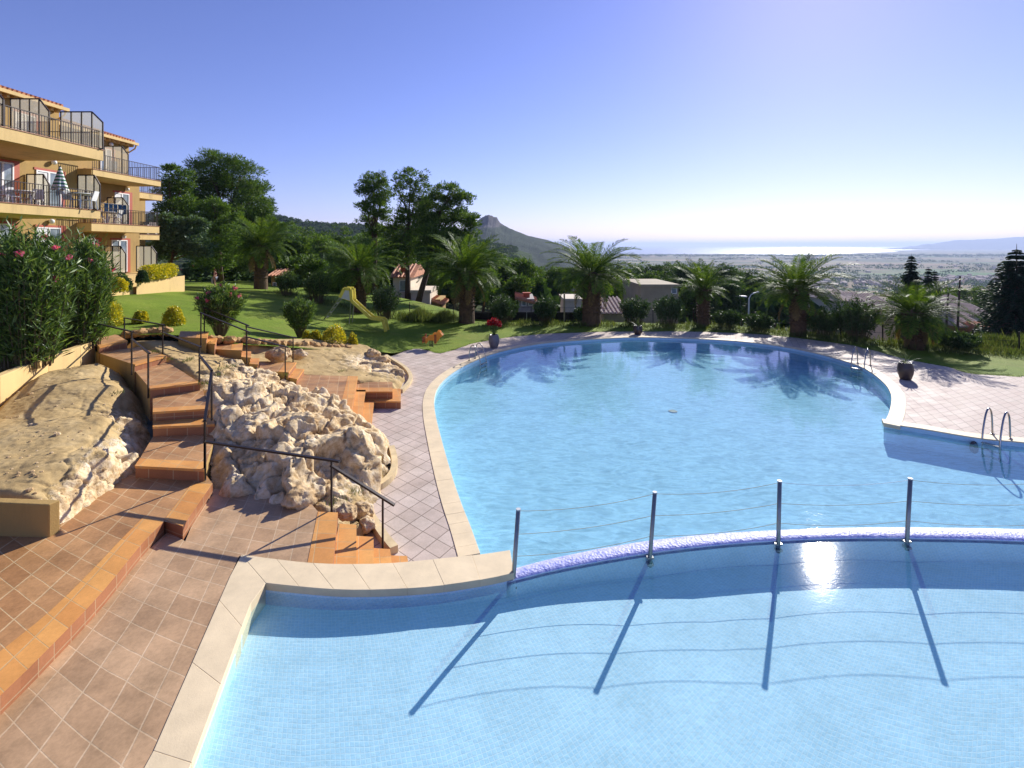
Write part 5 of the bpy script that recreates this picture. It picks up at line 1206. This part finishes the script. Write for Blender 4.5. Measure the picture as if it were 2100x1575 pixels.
# ---- furniture on the balconies
def chair(loc, rz, label, group='white chairs on the balconies'):
    r = empty('balcony_chair', loc, label, 'chair', group, rz)
    m = MB(); m.box(-.22,.22,-.22,.22,.41,.45); o = link('seat', m.mesh('seat', M['white']), r)
    m = MB(); m.add([(-.23,.20,.45),(.23,.20,.45),(.20,.32,.88),(-.20,.32,.88),(-.23,.23,.45),(.23,.23,.45),(.20,.35,.88),(-.20,.35,.88)], [(0,1,2,3),(7,6,5,4),(3,2,6,7),(0,3,7,4),(1,5,6,2)]); m.bar((-.25,.22,.66),(-.25,-.2,.64),.04); m.bar((.25,.22,.66),(.25,-.2,.64),.04); link('backrest', m.mesh('backrest', M['white']), r)
    for sx in (-1,1):
        for sy in (-1,1): m = MB(); m.bar((sx*.2,sy*.2,.42),(sx*.25,sy*.25,0),.04); link('leg', m.mesh('leg', M['white']), r)
def table(loc, label):
    r = empty('balcony_table', loc, label, 'table'); m = MB(); m.lathe([(.01,.70),(.46,.70),(.48,.72),(.46,.74),(.01,.74)], n=20); link('tabletop', m.mesh('tabletop', M['white']), r)
    for a in range(4): c_, s_ = math.cos(a*1.571+.78), math.sin(a*1.571+.78); m = MB(); m.bar((c_*.3,s_*.3,.7),(c_*.38,s_*.38,0),.045); link('leg', m.mesh('leg', M['white']), r)
zA, zC = 7.27, 6.79
def onA(px, Y): return (xat(px, Y), Y, zA)
chair(onA(6,21.4), 2.0, 'white plastic chair at the left edge of the photo on the middle balcony'); chair(onA(24,22.0), 1.2, 'white plastic chair left of the round table beside the parasol')
table(onA(42,22.4), 'white round table left of the striped parasol on the middle balcony'); chair(onA(58,22.9), -1.2, 'white plastic chair between the left table and the striped parasol'); chair(onA(72,23.2), -2.0, 'white plastic chair nearest the striped parasol on its left')
chair(onA(146,23.4), 1.4, 'white plastic chair left of the table at the balcony screen'); table(onA(164,23.6), 'white table right of the striped parasol beside the balcony screen'); chair(onA(182,23.9), -1.3, 'white plastic chair right of the table at the end of the middle balcony')
chair((xat(203,29.2), 29.2, zC), .9, 'white plastic chair under the drying towel on the right balcony'); table((xat(219,29.6), 29.6, zC), 'white table on the right hand balcony in front of the drying towel'); chair((xat(236,30.0), 30.0, zC), -1.4, 'white plastic chair right of the table on the right hand balcony')
chair((xat(312,35.6), 35.6, 6.32), 0.5, 'grey shaded chair on the farthest small balcony')
pr = empty('closed_parasol', onA(123,23.0), 'closed green and white striped parasol standing on the middle balcony', 'parasol')
m = MB(); m.tube([(0,0,0),(0,0,1.95)], .022, 8); link('pole', m.mesh('pole', M['white']), pr); m = MB(); m.lathe([(.0,.06),(.24,.05),(.26,.0),(.0,0.0)], n=16); link('base', m.mesh('base', M['white']), pr)
m = MB(); V = []; 
for i in range(15):
    t = i/14; 
    for k in range(24): a = 2*math.pi*k/24; rr = (.02+.27*t**.85)*(1+.22*math.cos(a*6)*t); V.append((rr*math.cos(a), rr*math.sin(a), 1.97-1.12*t-.05*math.cos(a*6)*t))
m.add(V, [(i*24+k, i*24+(k+1)%24, (i+1)*24+(k+1)%24, (i+1)*24+k) for i in range(14) for k in range(24)]); link('canopy', m.mesh('canopy', M['stripe'], smooth=True), pr)
m = MB(); p0 = Vector((xat(205,29.7), 29.7, zC+1.28)); p1 = Vector((xat(252,30.6), 30.6, zC+1.2)); m.bar(p0, p1, .5, .02)
dr = empty('drying_rack', (p0.x, p0.y, zC), 'folding drying rack hung with dark blue towels on the right balcony', 'drying rack'); m.build('top_rails', M['white'], dr); m = MB()
for i in range(5): a = p0.lerp(p1, .1+.2*i-.09); b = p0.lerp(p1, .1+.2*i+.08); m.add([a+Vector((.26,-.02,.02)), b+Vector((.26,-.02,.02)), b+Vector((.27,-.02,-.55-.06*(i%2))), a+Vector((.27,-.02,-.6))], [(0,1,2,3)]); 
tw_ = m.build('towel', M['bluecloth'], dr); sm = tw_.modifiers.new('thick', 'SOLIDIFY'); sm.thickness = .02
m = MB(); m.bar(p0, (p1.x, p1.y, zC), .03); m.bar(p1, (p0.x, p0.y, zC), .03); m.build('legs', M['white'], dr)
p = PX(217, 338, C_T+.2); q = empty('hanging_towel', (p.x+.5, p.y, p.z-1.0), 'blue towel hanging behind the railing of the top right balcony', 'towel'); m = MB(); m.box(-.02,.02,-.35,.3,.1,1.25); link('cloth', m.mesh('cloth', M['bluecloth']), q)
# ---------------------------------------------------------------- pool ladders
def ladder(label, edge_px, inward, wd=.52, h=.78, z=0.0, water=-.62):
    e = P(*edge_px, z); iw = Vector((inward[0], inward[1], 0)).normalized(); sd = Vector((-iw.y, iw.x, 0)); root = empty('pool_ladder', e, label, 'pool ladder', 'steel ladders of the large pool')
    for s in (-1, 1):
        o = e+sd*s*wd/2; pts = [o-iw*.52+Vector((0,0,.0)), o-iw*.50+Vector((0,0,h*.45)), o-iw*.46+Vector((0,0,h*.8)), o-iw*.36+Vector((0,0,h*.97)), o-iw*.24+Vector((0,0,h*.99)), o-iw*.10+Vector((0,0,h*.80)), o+iw*.03+Vector((0,0,h*.40)), o+iw*.10+Vector((0,0,.04)), o+iw*.12+Vector((0,0,-.2)), o+iw*.12+Vector((0,0,water+.1))]
        m = MB(); m.tube(smooth_line(pts, 4), .023, 10); m.build('rail', M['steel'], root, True)
        m = MB(); m.lathe([(.055,0),(.055,.02),(.03,.03)], tuple(o-iw*.52+Vector((0,0,.015))), 12); m.build('foot_plate', M['steel'], root)
    for i, zz in enumerate((-.10, -.28, -.46)):
        a, b = e+iw*.12+sd*wd/2, e+iw*.12-sd*wd/2; m = MB(); m.bar((a.x, a.y, zz), (b.x, b.y, zz), .10, .028); m.build('tread', M['steel'], root)
ladder('curved steel pool ladder at the left rim beside the red flower pot', (987,741), (1.0,-.55))
ladder('steel pool ladder at the right rim near the agave pot', (1761,751), (-1.0,-.62))
ladder('steel pool ladder in the foreground right with three dark treads', (2036,903), (-.9,-.44), .38, .80)
# dark outlet discs in the pool wall
for px, py, lab in ((1996,917,'dark round water inlet in the pool wall beside the right ladder'), (1380,843,'pale round drain cover on the floor of the large pool')):
    z = -.25 if px > 1500 else -.60; p = P(px, py, z); m = MB()
    if px > 1500:
        m.lathe([(.001,0),(.16,0),(.17,.03),(.12,.05),(.001,.05)], n=18); o = link('pool_inlet', m.mesh('pool_inlet', M['potdark'])); o.location = p; o.rotation_euler = (R(80),0,R(15))
    else: m.lathe([(.001,.01),(.13,.012),(.16,.0)], n=18); o = link('drain_cover', m.mesh('drain_cover', M['kerb'])); o.location = p
    tag(o, lab, 'pool fitting')
# ---------------------------------------------------------------- rope barrier on the weir
bar_ = empty('rope_barrier', P(1333,1150,.55), 'low safety barrier of steel poles and thin ropes standing along the overflow wall', 'barrier')
tops = []
for px, py, tx, ty in ((1053,1186,1063,1045),(1333,1141,1343,1010),(1596,1113,1599,987),(1860,1108,1867,982),(2160,1116,2166,985)):
    f = P(px, py, .55); t = PD(tx, ty, f.y); m = MB(); m.tube([f-Vector((0,0,.16)), f, t], .033, 12); p_ = m.build('pole', M['greysteel'], bar_, True)
    m = MB(); m.tube([t-Vector((0,0,.005)), t+Vector((0,0,.012))], .036, 12); m.build('cap', M['panel'], p_)
    m = MB(); m.box(f.x-.05, f.x+.05, f.y-.045, f.y+.045, f.z-.13, f.z-.10); m.box(f.x-.055, f.x+.055, f.y-.03, f.y+.03, f.z-.03, f.z-.005); m.build('clamp', M['greysteel'], p_); tops.append((f, t))
for i in range(4):
    for k, (s, sag) in enumerate(((.02,.07),(.36,.05),(.68,.06))):
        a, b = tops[i][1].lerp(tops[i][0], s), tops[i+1][1].lerp(tops[i+1][0], s); pts = [a.lerp(b, j/14)-Vector((0,0,sag*4*(j/14)*(1-j/14))) for j in range(15)]
        m = MB(); m.tube(pts, .0035, 5); m.build('rope', M['white'] if (i == 2 and k == 0) else M['kerb'], bar_)
# ---------------------------------------------------------------- pots
def pot(base, h, r, mat, label):
    root = empty('plant_pot', base, label, 'plant pot'); m = MB(); m.lathe([(.001,0),(r*.62,0),(r*.70,.03),(r*.93,h*.35),(r,h*.58),(r*.93,h*.82),(r*.78,h*.94),(r*.80,h*.985),(r*.78,h),(r*.66,h),(r*.64,h*.9),(.001,h*.88)], n=28); link('vessel', m.mesh('vessel', M[mat], smooth=True), root)
    m = MB(); m.lathe([(.001,h*.9),(r*.65,h*.9)], n=20); link('soil', m.mesh('soil', M['bark']), root)
p1 = P(1013,713,0); pot(p1, .70, .30, 'potgrey', 'grey glazed pot on the deck holding the red flowered plant')
p2 = P(1308,686,0); pot(p2, .56, .29, 'potdark', 'dark glazed pot at the far rim of the pool')
p3 = P(1857,778,0); pot(p3, .70, .28, 'potdark', 'dark glazed pot holding the spiky agave on the right deck')
r = empty('red_flower_plant', p1+Vector((0,0,.64)), 'potted plant with a head of deep red flowers by the left ladder', 'plant'); rg = np.random.RandomState(61)
m = MB(); 
for i in range(11): a = i*2.4; s = .05+.03*i; m.tube([(0,0,0),(math.cos(a)*s*.5,math.sin(a)*s*.5,.3),(math.cos(a)*s,math.sin(a)*s,.58)], [.014,.01,.006], 5)
link('stems', m.mesh('stems', M['oleander']), r); n = 700; e = rdir(rg, n); c = e*np.array([.20,.20,.15])*rg.uniform(.3,1.1,n)[:, None]+np.array([0,0,.72])+np.array([[-.22,0,-.02],[.18,.1,.0],[.0,-.1,.12],[.26,-.1,-.08],[-.06,.1,-.06]])[rg.randint(0,5,n)]; link('flower_head', qmesh('flower_head', quads(c, rdir(rg, n), .07, .09, rg), M['redpetal']), r)
n = 260; e = rdir(rg, n); c = e*np.array([.28,.28,.24])*rg.uniform(.3,1,n)[:, None]+np.array([0,0,.38]); link('leaves', qmesh('leaves', quads(c, rdir(rg, n), .04, .14, rg), M['oleander']), r)
def spiky(base, n, L, label, seed, name='agave_plant', wd=.05):
    root = empty(name, base, label, 'plant'); rg = np.random.RandomState(seed); V = []
    for i in range(n):
        az = i*2.4+rg.uniform(-.3,.3); el = R(80-75*i/n); S = 8; pts = []
        x = z = 0
        for j in range(S+1): pts.append((x, z)); a = el-1.5*(j/S)**2*(.3+.8*i/n); x += math.cos(a)*L/S; z += math.sin(a)*L/S
        d = np.array([math.cos(az), math.sin(az), 0]); s = np.array([-math.sin(az), math.cos(az), 0])
        for j in range(S):
            w0, w1 = wd*(1-(j/S)**1.5), wd*(1-((j+1)/S)**1.5)
            a0 = d*pts[j][0]+np.array([0,0,pts[j][1]]); a1 = d*pts[j+1][0]+np.array([0,0,pts[j+1][1]]); V += [a0-s*w0/2, a1-s*w1/2, a1+s*w1/2, a0+s*w0/2]
    link('leaves', qmesh('leaves', np.array(V), M['agave']), root)
spiky(p3+Vector((0,0,.62)), 11, .62, 'spiky agave with drooping outer leaves in the dark right pot', 62)
spiky(p2+Vector((0,0,.5)), 16, .75, 'thin tufted plant in the pot at the far rim', 63, 'tufted_plant', .035)
# ---------------------------------------------------------------- slide
sl_ = empty('playground_slide', G(720,668), 'yellow edged playground slide on the lawn with a grey side panel', 'slide'); Ys = 28.3
def S(px, py, dy=0): p = PD(px, py, Ys); return Vector((p.x, p.y+dy, p.z))
for dy in (0, .55):
    m = MB(); pts = [S(a, b, dy) for a, b in ((697,610),(706,592),(719,593),(721,617),(761,653),(785,656),(791,680))]
    for a, b in zip(pts, pts[1:]): m.bar(a, b, .07, .17)
    m.build('side_rail', M['yellow'], sl_)
    m = MB(); q = [S(a, b, dy+.01) for a, b in ((694,611),(707,595),(717,596),(720,617))]; q2 = [v+Vector((0,.03,0)) for v in q]; m.add(q+q2, [(0,1,2,3),(7,6,5,4),(0,4,5,1),(1,5,6,2),(2,6,7,3),(3,7,4,0)]); m.build('side_panel', M['panel'], sl_)
    m = MB(); m.bar(S(698,609,dy), S(664,656,dy), .06); m.build('ladder_rail', M['greysteel'], sl_)
    m = MB(); m.bar(S(720,618,dy), S(716,664,dy), .05); m.build('leg', M['greysteel'], sl_)
m = MB()
for a, b in (((704,612),(721,618)),((721,618),(761,655)),((761,655),(785,658))):
    p, q = S(*a), S(*b); m.add([p, q, q+Vector((0,.55,0)), p+Vector((0,.55,0)), p-Vector((0,0,.03)), q-Vector((0,0,.03)), q+Vector((0,.55,-.03)), p+Vector((0,.55,-.03))], [(0,1,2,3),(7,6,5,4),(0,4,5,1),(2,6,7,3)])
m.build('chute', M['yellow'], sl_)
for i in range(5): m = MB(); t = (i+.5)/5; a = S(698,609).lerp(S(664,656), t); m.bar(a, a+Vector((0,.55,0)), .05); m.build('rung', M['greysteel'], sl_)
# ---------------------------------------------------------------- spring animal
b = P(886,712,.04); sa = empty('spring_rider', b, 'orange and brown animal shaped spring rider on the grass beside the deck', 'spring rider')
body = [(-.62,.30),(-.60,.48),(-.50,.62),(-.38,.58),(-.30,.50),(-.20,.62),(.02,.66),(.10,.76),(.22,.78),(.26,.68),(.30,.80),(.40,.90),(.54,.88),(.62,.76),(.74,.66),(.66,.58),(.52,.54),(.46,.40),(.36,.34),(.28,.20),(.18,.22),(.12,.38),(-.22,.40),(-.30,.24),(-.40,.22),(-.44,.36),(-.54,.22)]
for dy, mt in ((-.16,'orange'),(.10,'orange')):
    m = MB(); n = len(body); m.add([(x*.82, dy, z) for x, z in body]+[(x*.82, dy+.06, z) for x, z in body], [tuple(range(n)), tuple(range(2*n-1, n-1, -1))]+[(i, (i+1)%n, n+(i+1)%n, n+i) for i in range(n)]); link('side_board', m.mesh('side_board', M[mt]), sa)
m = MB(); m.box(-.30,.15,-.10,.10,.46,.52); m.box(-.36,-.30,-.10,.10,.46,.72); link('seat', m.mesh('seat', M['brownboard']), sa)
m = MB(); m.box(-.5,-.32,-.17,-.16,.3,.58); m.box(.14,.26,-.17,-.162,.24,.7); link('painted_patches', m.mesh('painted_patches', M['brownboard']), sa)
m = MB(); m.tube([(.18,-.28,.66),(.18,.28,.66)], .02, 8); link('handlebar', m.mesh('handlebar', M['iron']), sa)
m = MB(); m.tube([(.10*math.cos(a*.5)-.05, .10*math.sin(a*.5), .02+.40*a/60) for a in range(61)], .018, 6); link('spring', m.mesh('spring', M['iron']), sa)
# ---------------------------------------------------------------- person with a blue bag
pb = G(441,588)+Vector((0,0,0)); H = 36*pb.y/F; s = H/1.68
pe = empty('person', pb, 'person in rust red top and white patterned shorts standing on the far lawn', 'person')
sk = {'pel':((0,0,.92),.135),'wai':((.01,.0,1.08),.115),'che':((.02,0,1.28),.13),'nec':((-.01,0,1.44),.055),'hd0':((-.03,0,1.54),.085),'hd1':((-.04,0,1.62),.085),
      'shl':((.03,-.17,1.37),.055),'ell':((.05,-.22,1.10),.042),'wrl':((-.03,-.22,.88),.032),'hal':((-.06,-.22,.80),.035),'shr':((.03,.17,1.37),.055),'elr':((0,.22,1.10),.042),'wrr':((-.16,.20,.92),.032),'har':((-.22,.20,.88),.035),
      'hpl':((0,-.09,.86),.095),'knl':((.0,-.09,.48),.058),'anl':((.05,-.09,.09),.040),'tol':((-.12,-.10,.035),.035),'hpr':((0,.09,.86),.095),'knr':((-.04,.09,.48),.058),'anr':((-.02,.09,.09),.040),'tor':((-.18,.10,.035),.035)}
ed = [('pel','wai'),('wai','che'),('che','nec'),('nec','hd0'),('hd0','hd1'),('che','shl'),('shl','ell'),('ell','wrl'),('wrl','hal'),('che','shr'),('shr','elr'),('elr','wrr'),('wrr','har'),('pel','hpl'),('hpl','knl'),('knl','anl'),('anl','tol'),('pel','hpr'),('hpr','knr'),('knr','anr'),('anr','tor')]
def skin(name, keys, edges, grow, mat, parent):
    me = bpy.data.meshes.new(name); ix = {k_: i for i, k_ in enumerate(keys)}
    me.from_pydata([Vector(sk[k_][0])*s for k_ in keys], [(ix[a], ix[b]) for a, b in edges], []); me.materials.append(mat); o = link(name, me, parent)
    mo = o.modifiers.new('skin', 'SKIN'); mo.use_smooth_shade = True
    for i, k_ in enumerate(keys): v = me.skin_vertices[0].data[i]; v.radius = ((sk[k_][1]+grow)*s,)*2; v.use_root = (i == 0)
    o.modifiers.new('sub', 'SUBSURF').levels = 1; o.modifiers['sub'].render_levels = 2; return o
skin('person_body', list(sk), ed, 0, M['skin'], pe)
for nm, ks, es, gr, mt in (('top', ['wai','che','shl','shr'], [('wai','che'),('che','shl'),('che','shr')], .022, 'redcloth'), ('shorts', ['pel','hpl','hpr'], [('pel','hpl'),('pel','hpr')], .035, 'shorts')): skin(nm, ks, es, gr, M[mt], pe)
m = MB(); m.sphere(Vector((-.01,0,1.63))*s, .105*s, 12, 8, sz=1.05); m.sphere(Vector((.05,0,1.56))*s, .075*s, 10, 7); link('hair', m.mesh('hair', M['hair'], smooth=True), pe)
m = MB(); m.sphere(Vector((-.125,0,1.57))*s, .016*s, 6, 5); link('nose', m.mesh('nose', M['skin']), pe)
hb_ = pb+Vector((-.26,.18,.84))*s
bg_ = empty('beach_bag', hb_, 'dark blue and white beach bag held in front by the person on the lawn', 'bag'); m = MB(); m.lathe([(.02,-.52),(.16,-.50),(.19,-.30),(.20,-.05),(.17,0),(.02,0)], n=14); link('bag_body', m.mesh('bag_body', M['bluecloth'], smooth=True), bg_); m = MB(); m.box(-.05,.05,-.205,.205,-.5,-.02); link('stripe', m.mesh('stripe', M['whitecloth']), bg_); m = MB(); m.tube([(-.12,0,-.02),(-.06,0,.10),(.06,0,.10),(.12,0,-.02)], .015, 6); link('handle', m.mesh('handle', M['bluecloth']), bg_)
# ---------------------------------------------------------------- fence along the lawn edge
fn = empty('wire_fence', P(1300,660,0), 'wire fence on thin dark posts along the far edge of the lawn', 'fence')
fpts = [G(840,650), G(930,655)] + [P(px, py, 0)+Vector((0,.7,0)) for px, py in ((1000,662),(1090,662),(1290,664),(1345,665),(1430,667),(1505,669),(1560,676),(1640,686),(1740,697),(1830,708),(1936,716),(2022,722),(2120,728))]
for p in fpts: m = MB(); m.bar(p-Vector((0,0,.2)), p+Vector((0,0,1.05)), .05); m.build('post', M['iron'], fn)
for a, b in zip(fpts, fpts[1:]):
    m = MB(); 
    for z in (.1,.55,1.0): m.tube([a+Vector((0,0,z)), b+Vector((0,0,z))], .008, 4, 0, False)
    L = (b-a).length
    for i in range(int(L/.35)): q = a.lerp(b, i*.35/L); m.tube([q+Vector((0,0,.1)), a.lerp(b, min(1,(i*.35+.45)/L))+Vector((0,0,1.0))], .004, 3, 0, False)
    m.build('wire_mesh', M['iron'], fn)
m = MB(); q = fpts[-2]; m.bar(q+Vector((0,0,.8)), q+Vector((-1.3,-.1,0)), .05); m.build('brace', M['iron'], fn)
def screenf(label, a, b, h):
    r = empty('privacy_screen', a, label, 'fence'); m = MB(); m.bar(a+Vector((0,0,h/2-.1)), b+Vector((0,0,h/2-.1)), .04, h); m.build('cloth', M['darkfence'], r)
    for t in (0,.5,1): m = MB(); p = a.lerp(b, t)-Vector((0,.06,.3)); m.bar(p, p+Vector((0,0,h+.35)), .05); m.build('post', M['greysteel'], r)
z_ = Vector((0,1.6,-.15)); screenf('black privacy screen fence between the third palm and the stout palm', P(968,664,0)+z_, P(1195,664,0)+z_, .85)
m = MB(); p = P(1161,664,0)+Vector((0,1.2,0)); m.bar(p-Vector((0,0,.2)), p+Vector((0,0,2.0)), .11); tag(m.build('concrete_post', M['concrete']), 'tall pale concrete post left of the stout middle palm', 'post')
# ---------------------------------------------------------------- lamps
def lamp(label, foot_px, Y, top_py, arm_px, arm_py):
    b = PD(*foot_px, Y); t = PD(foot_px[0]+2, top_py, Y); a = PD(arm_px, arm_py, Y); r = empty('street_lamp', b, label, 'street lamp'); m = MB(); m.tube([b, t], [.075,.05], 10); m.build('pole', M['white'], r)
    m = MB(); m.tube([t, t.lerp(a, .5)+Vector((0,0,.12)), a], .035, 8); m.build('arm', M['white'], r); m = MB(); d = (a-t); d.z *= .3; d.normalize(); m.bar(a, a+d*.45, .2, .09); m.build('lamp_head', M['panel'], r)
lamp('white street lamp standing behind the low bush between the two right palms', (1534,700), 40, 612, 1545, 602)
lamp('street lamp peeping from behind the massive dark cedar', (2062,700), 46, 632, 2044, 618)
m = MB(); a = PD(1506,607,60); b_ = PD(1530,608,60); m.bar(a, b_, .5, .14); r = empty('street_lamp', PD(1518,680,60), 'distant flat twin headed lamp above the dark wood', 'street lamp'); m.build('lamp_head', M['white'], r); m = MB(); m.tube([PD(1518,680,60), PD(1518,607,60)], .06, 8); m.build('pole', M['greysteel'], r)
for px, top, Y, lab in ((1938,690,44,'left bare dark pole right of the short wide palm'),(1962,565,44,'right bare dark pole with a shaggy top near the cedars')):
    t_ = 560 if px == 1938 else 566
    m = MB(); m.tube([PD(px, 710, Y), PD(px+7, t_ if px != 1938 else 600, Y)], [.11,.06], 8); tag(m.build('wooden_pole', M['bark']), lab, 'pole')
# ---------------------------------------------------------------- houses below
def house(label, x0, x1, Y, depth, py_eave, py_base, roofk, wallm, wins=(), chim=None, cat='house', roofm='rooftile', rise=1.2, name='village_house'):
    a = PD(x0, py_base, Y); b = PD(x1, py_base, Y); ze = PD(x0, py_eave, Y).z; r = empty(name, ((a.x+b.x)/2, Y, a.z), label, cat)
    m = MB(); m.box(a.x, b.x, Y, Y+depth, a.z-6, ze); m.build('wall', M[wallm], r)
    o = .35
    if roofk == 'gable':
        m = MB(); zr = ze+rise; ym = Y+depth/2; m.add([(a.x-o, Y-o, ze), (b.x+o, Y-o, ze), (b.x+o, Y+depth+o, ze), (a.x-o, Y+depth+o, ze), (a.x-o, ym, zr), (b.x+o, ym, zr)], [(0,1,5,4),(2,3,4,5),(0,4,3),(1,2,5),(3,2,1,0)])
        n = int((b.x-a.x+2*o)/.36)
        for i in range(n): x = a.x-o+.18+.36*i; m.tube([(x, Y-o-.03, ze+.04), (x, ym, zr+.05)], .11, 5)
    elif roofk == 'hip':
        m = MB(); zr = ze+rise; ym = Y+depth/2; q = (b.x-a.x)*.3; m.add([(a.x-o, Y-o, ze), (b.x+o, Y-o, ze), (b.x+o, Y+depth+o, ze), (a.x-o, Y+depth+o, ze), (a.x+q, ym, zr), (b.x-q, ym, zr)], [(0,1,5,4),(2,3,4,5),(3,0,4),(1,2,5),(3,2,1,0)])
        for i in range(12): t = (i+.5)/12; m.tube([(a.x-o+(b.x-a.x+2*o)*t, Y-o-.03, ze+.04), (a.x+q+(b.x-a.x-2*q)*t, ym, zr+.05)], .1, 5)
    elif roofk == 'side':
        m = MB(); zr = ze+rise; m.add([(a.x-o, Y-o, ze), (b.x+o, Y-o, ze-rise), (b.x+o, Y+depth, ze-rise), (a.x-o, Y+depth, ze), (a.x-o, Y-o, ze+.18), (b.x+o, Y-o, ze-rise+.18), (b.x+o, Y+depth, ze-rise+.18), (a.x-o, Y+depth, ze+.18)], [(4,5,6,7),(0,1,5,4),(3,2,1,0),(1,2,6,5),(0,4,7,3)])
        for i in range(int(depth/.4)): y = Y-o+.2+.4*i; m.tube([(a.x-o, y, ze+.2), (b.x+o, y, ze-rise+.2)], .11, 5)
    else:
        m = MB(); m.box(a.x-.12, b.x+.12, Y-.12, Y+depth+.12, ze+.002, ze+.25)
    m.build('roof', M[roofm], r)
    for wx0, wx1, wy0, wy1 in wins:
        p, q = PD(wx0, wy0, Y), PD(wx1, wy1, Y); m = MB(); m.box(p.x-.08, q.x+.08, Y-.05, Y-.002, q.z-.08, p.z+.08); w_ = m.build('window', M['white'], r); m = MB(); m.box(p.x, q.x, Y-.07, Y-.051, q.z, p.z); m.build('pane', M['glass'], w_)
    if chim: p = PD(*chim, Y+1); m = MB(); m.box(p.x-.3, p.x+.3, Y+1, Y+1.6, p.z-2.2, p.z); m.box(p.x-.38, p.x+.38, Y+.92, Y+1.68, p.z+.002, p.z+.12); m.build('chimney', M['redwood'], r)
    return r
house('white two storey house with a blue shuttered window behind the slide', 806, 842, 50, 7, 569, 640, 'gable', 'housewall', [(821,833,576,597)], (828,543))
house('white single storey annexe of the house behind the leaning pine', 843, 882, 49, 5, 600, 645, 'flat', 'housewall', [(854,872,624,634)], roofm='housewall')
house('dark roofed brick porch at the side of the white annexe', 883, 903, 50, 4, 614, 640, 'side', 'stucco', roofm='rooftile', rise=.6)
house('small ochre house beyond the first palm on the far lawn', 556, 571, 52, 4, 566, 606, 'gable', 'stucco', [(561,566,580,590)], None, rise=.6)
house('grey house with two dark windows and a red chimney', 1064, 1096, 46, 5, 613, 650, 'side', 'greywall', [(1071,1078,618,626),(1085,1092,617,625)], (1080,603), rise=.55)
house('low white flat block left of the stout middle palm', 1158, 1192, 44, 4, 618, 660, 'flat', 'housewall', roofm='housewall')
house('house with a corrugated pale tile roof right of the stout palm', 1238, 1282, 42, 8, 642, 664, 'gable', 'concrete', (), None, roofm='rooftile_pale', rise=.9)
house('round cornered flat roofed beige building against the wood', 1314, 1391, 50, 8, 588, 660, 'flat', 'concrete', [(1378,1386,592,601)], roofm='concrete', name='village_building')
house('pale hip roofed house behind the tall round bush', 1722, 1775, 60, 8, 618, 650, 'hip', 'housewall', (), None, roofm='rooftile_pale', rise=1.1)
house('long low pale roofed house between the round bush and the cedars', 1766, 1836, 58, 9, 634, 660, 'gable', 'housewall', (), None, roofm='rooftile_pale', rise=1.5)
house('wide grey roofed house right of the bare poles', 1962, 2036, 62, 12, 648, 690, 'gable', 'housewall', (), None, roofm='rooftile_pale', rise=2.0)
house('house with a red ridged tile roof beside the massive cedar', 1968, 2018, 47, 6, 670, 712, 'gable', 'stucco', [(1978,1986,684,696)], (1992,662), roofm='rooftile_pale', rise=1.0)
house('pinkish low house at the right edge below the massive cedar', 2050, 2130, 44, 6, 690, 712, 'gable', 'stucco', (), None, rise=.8)
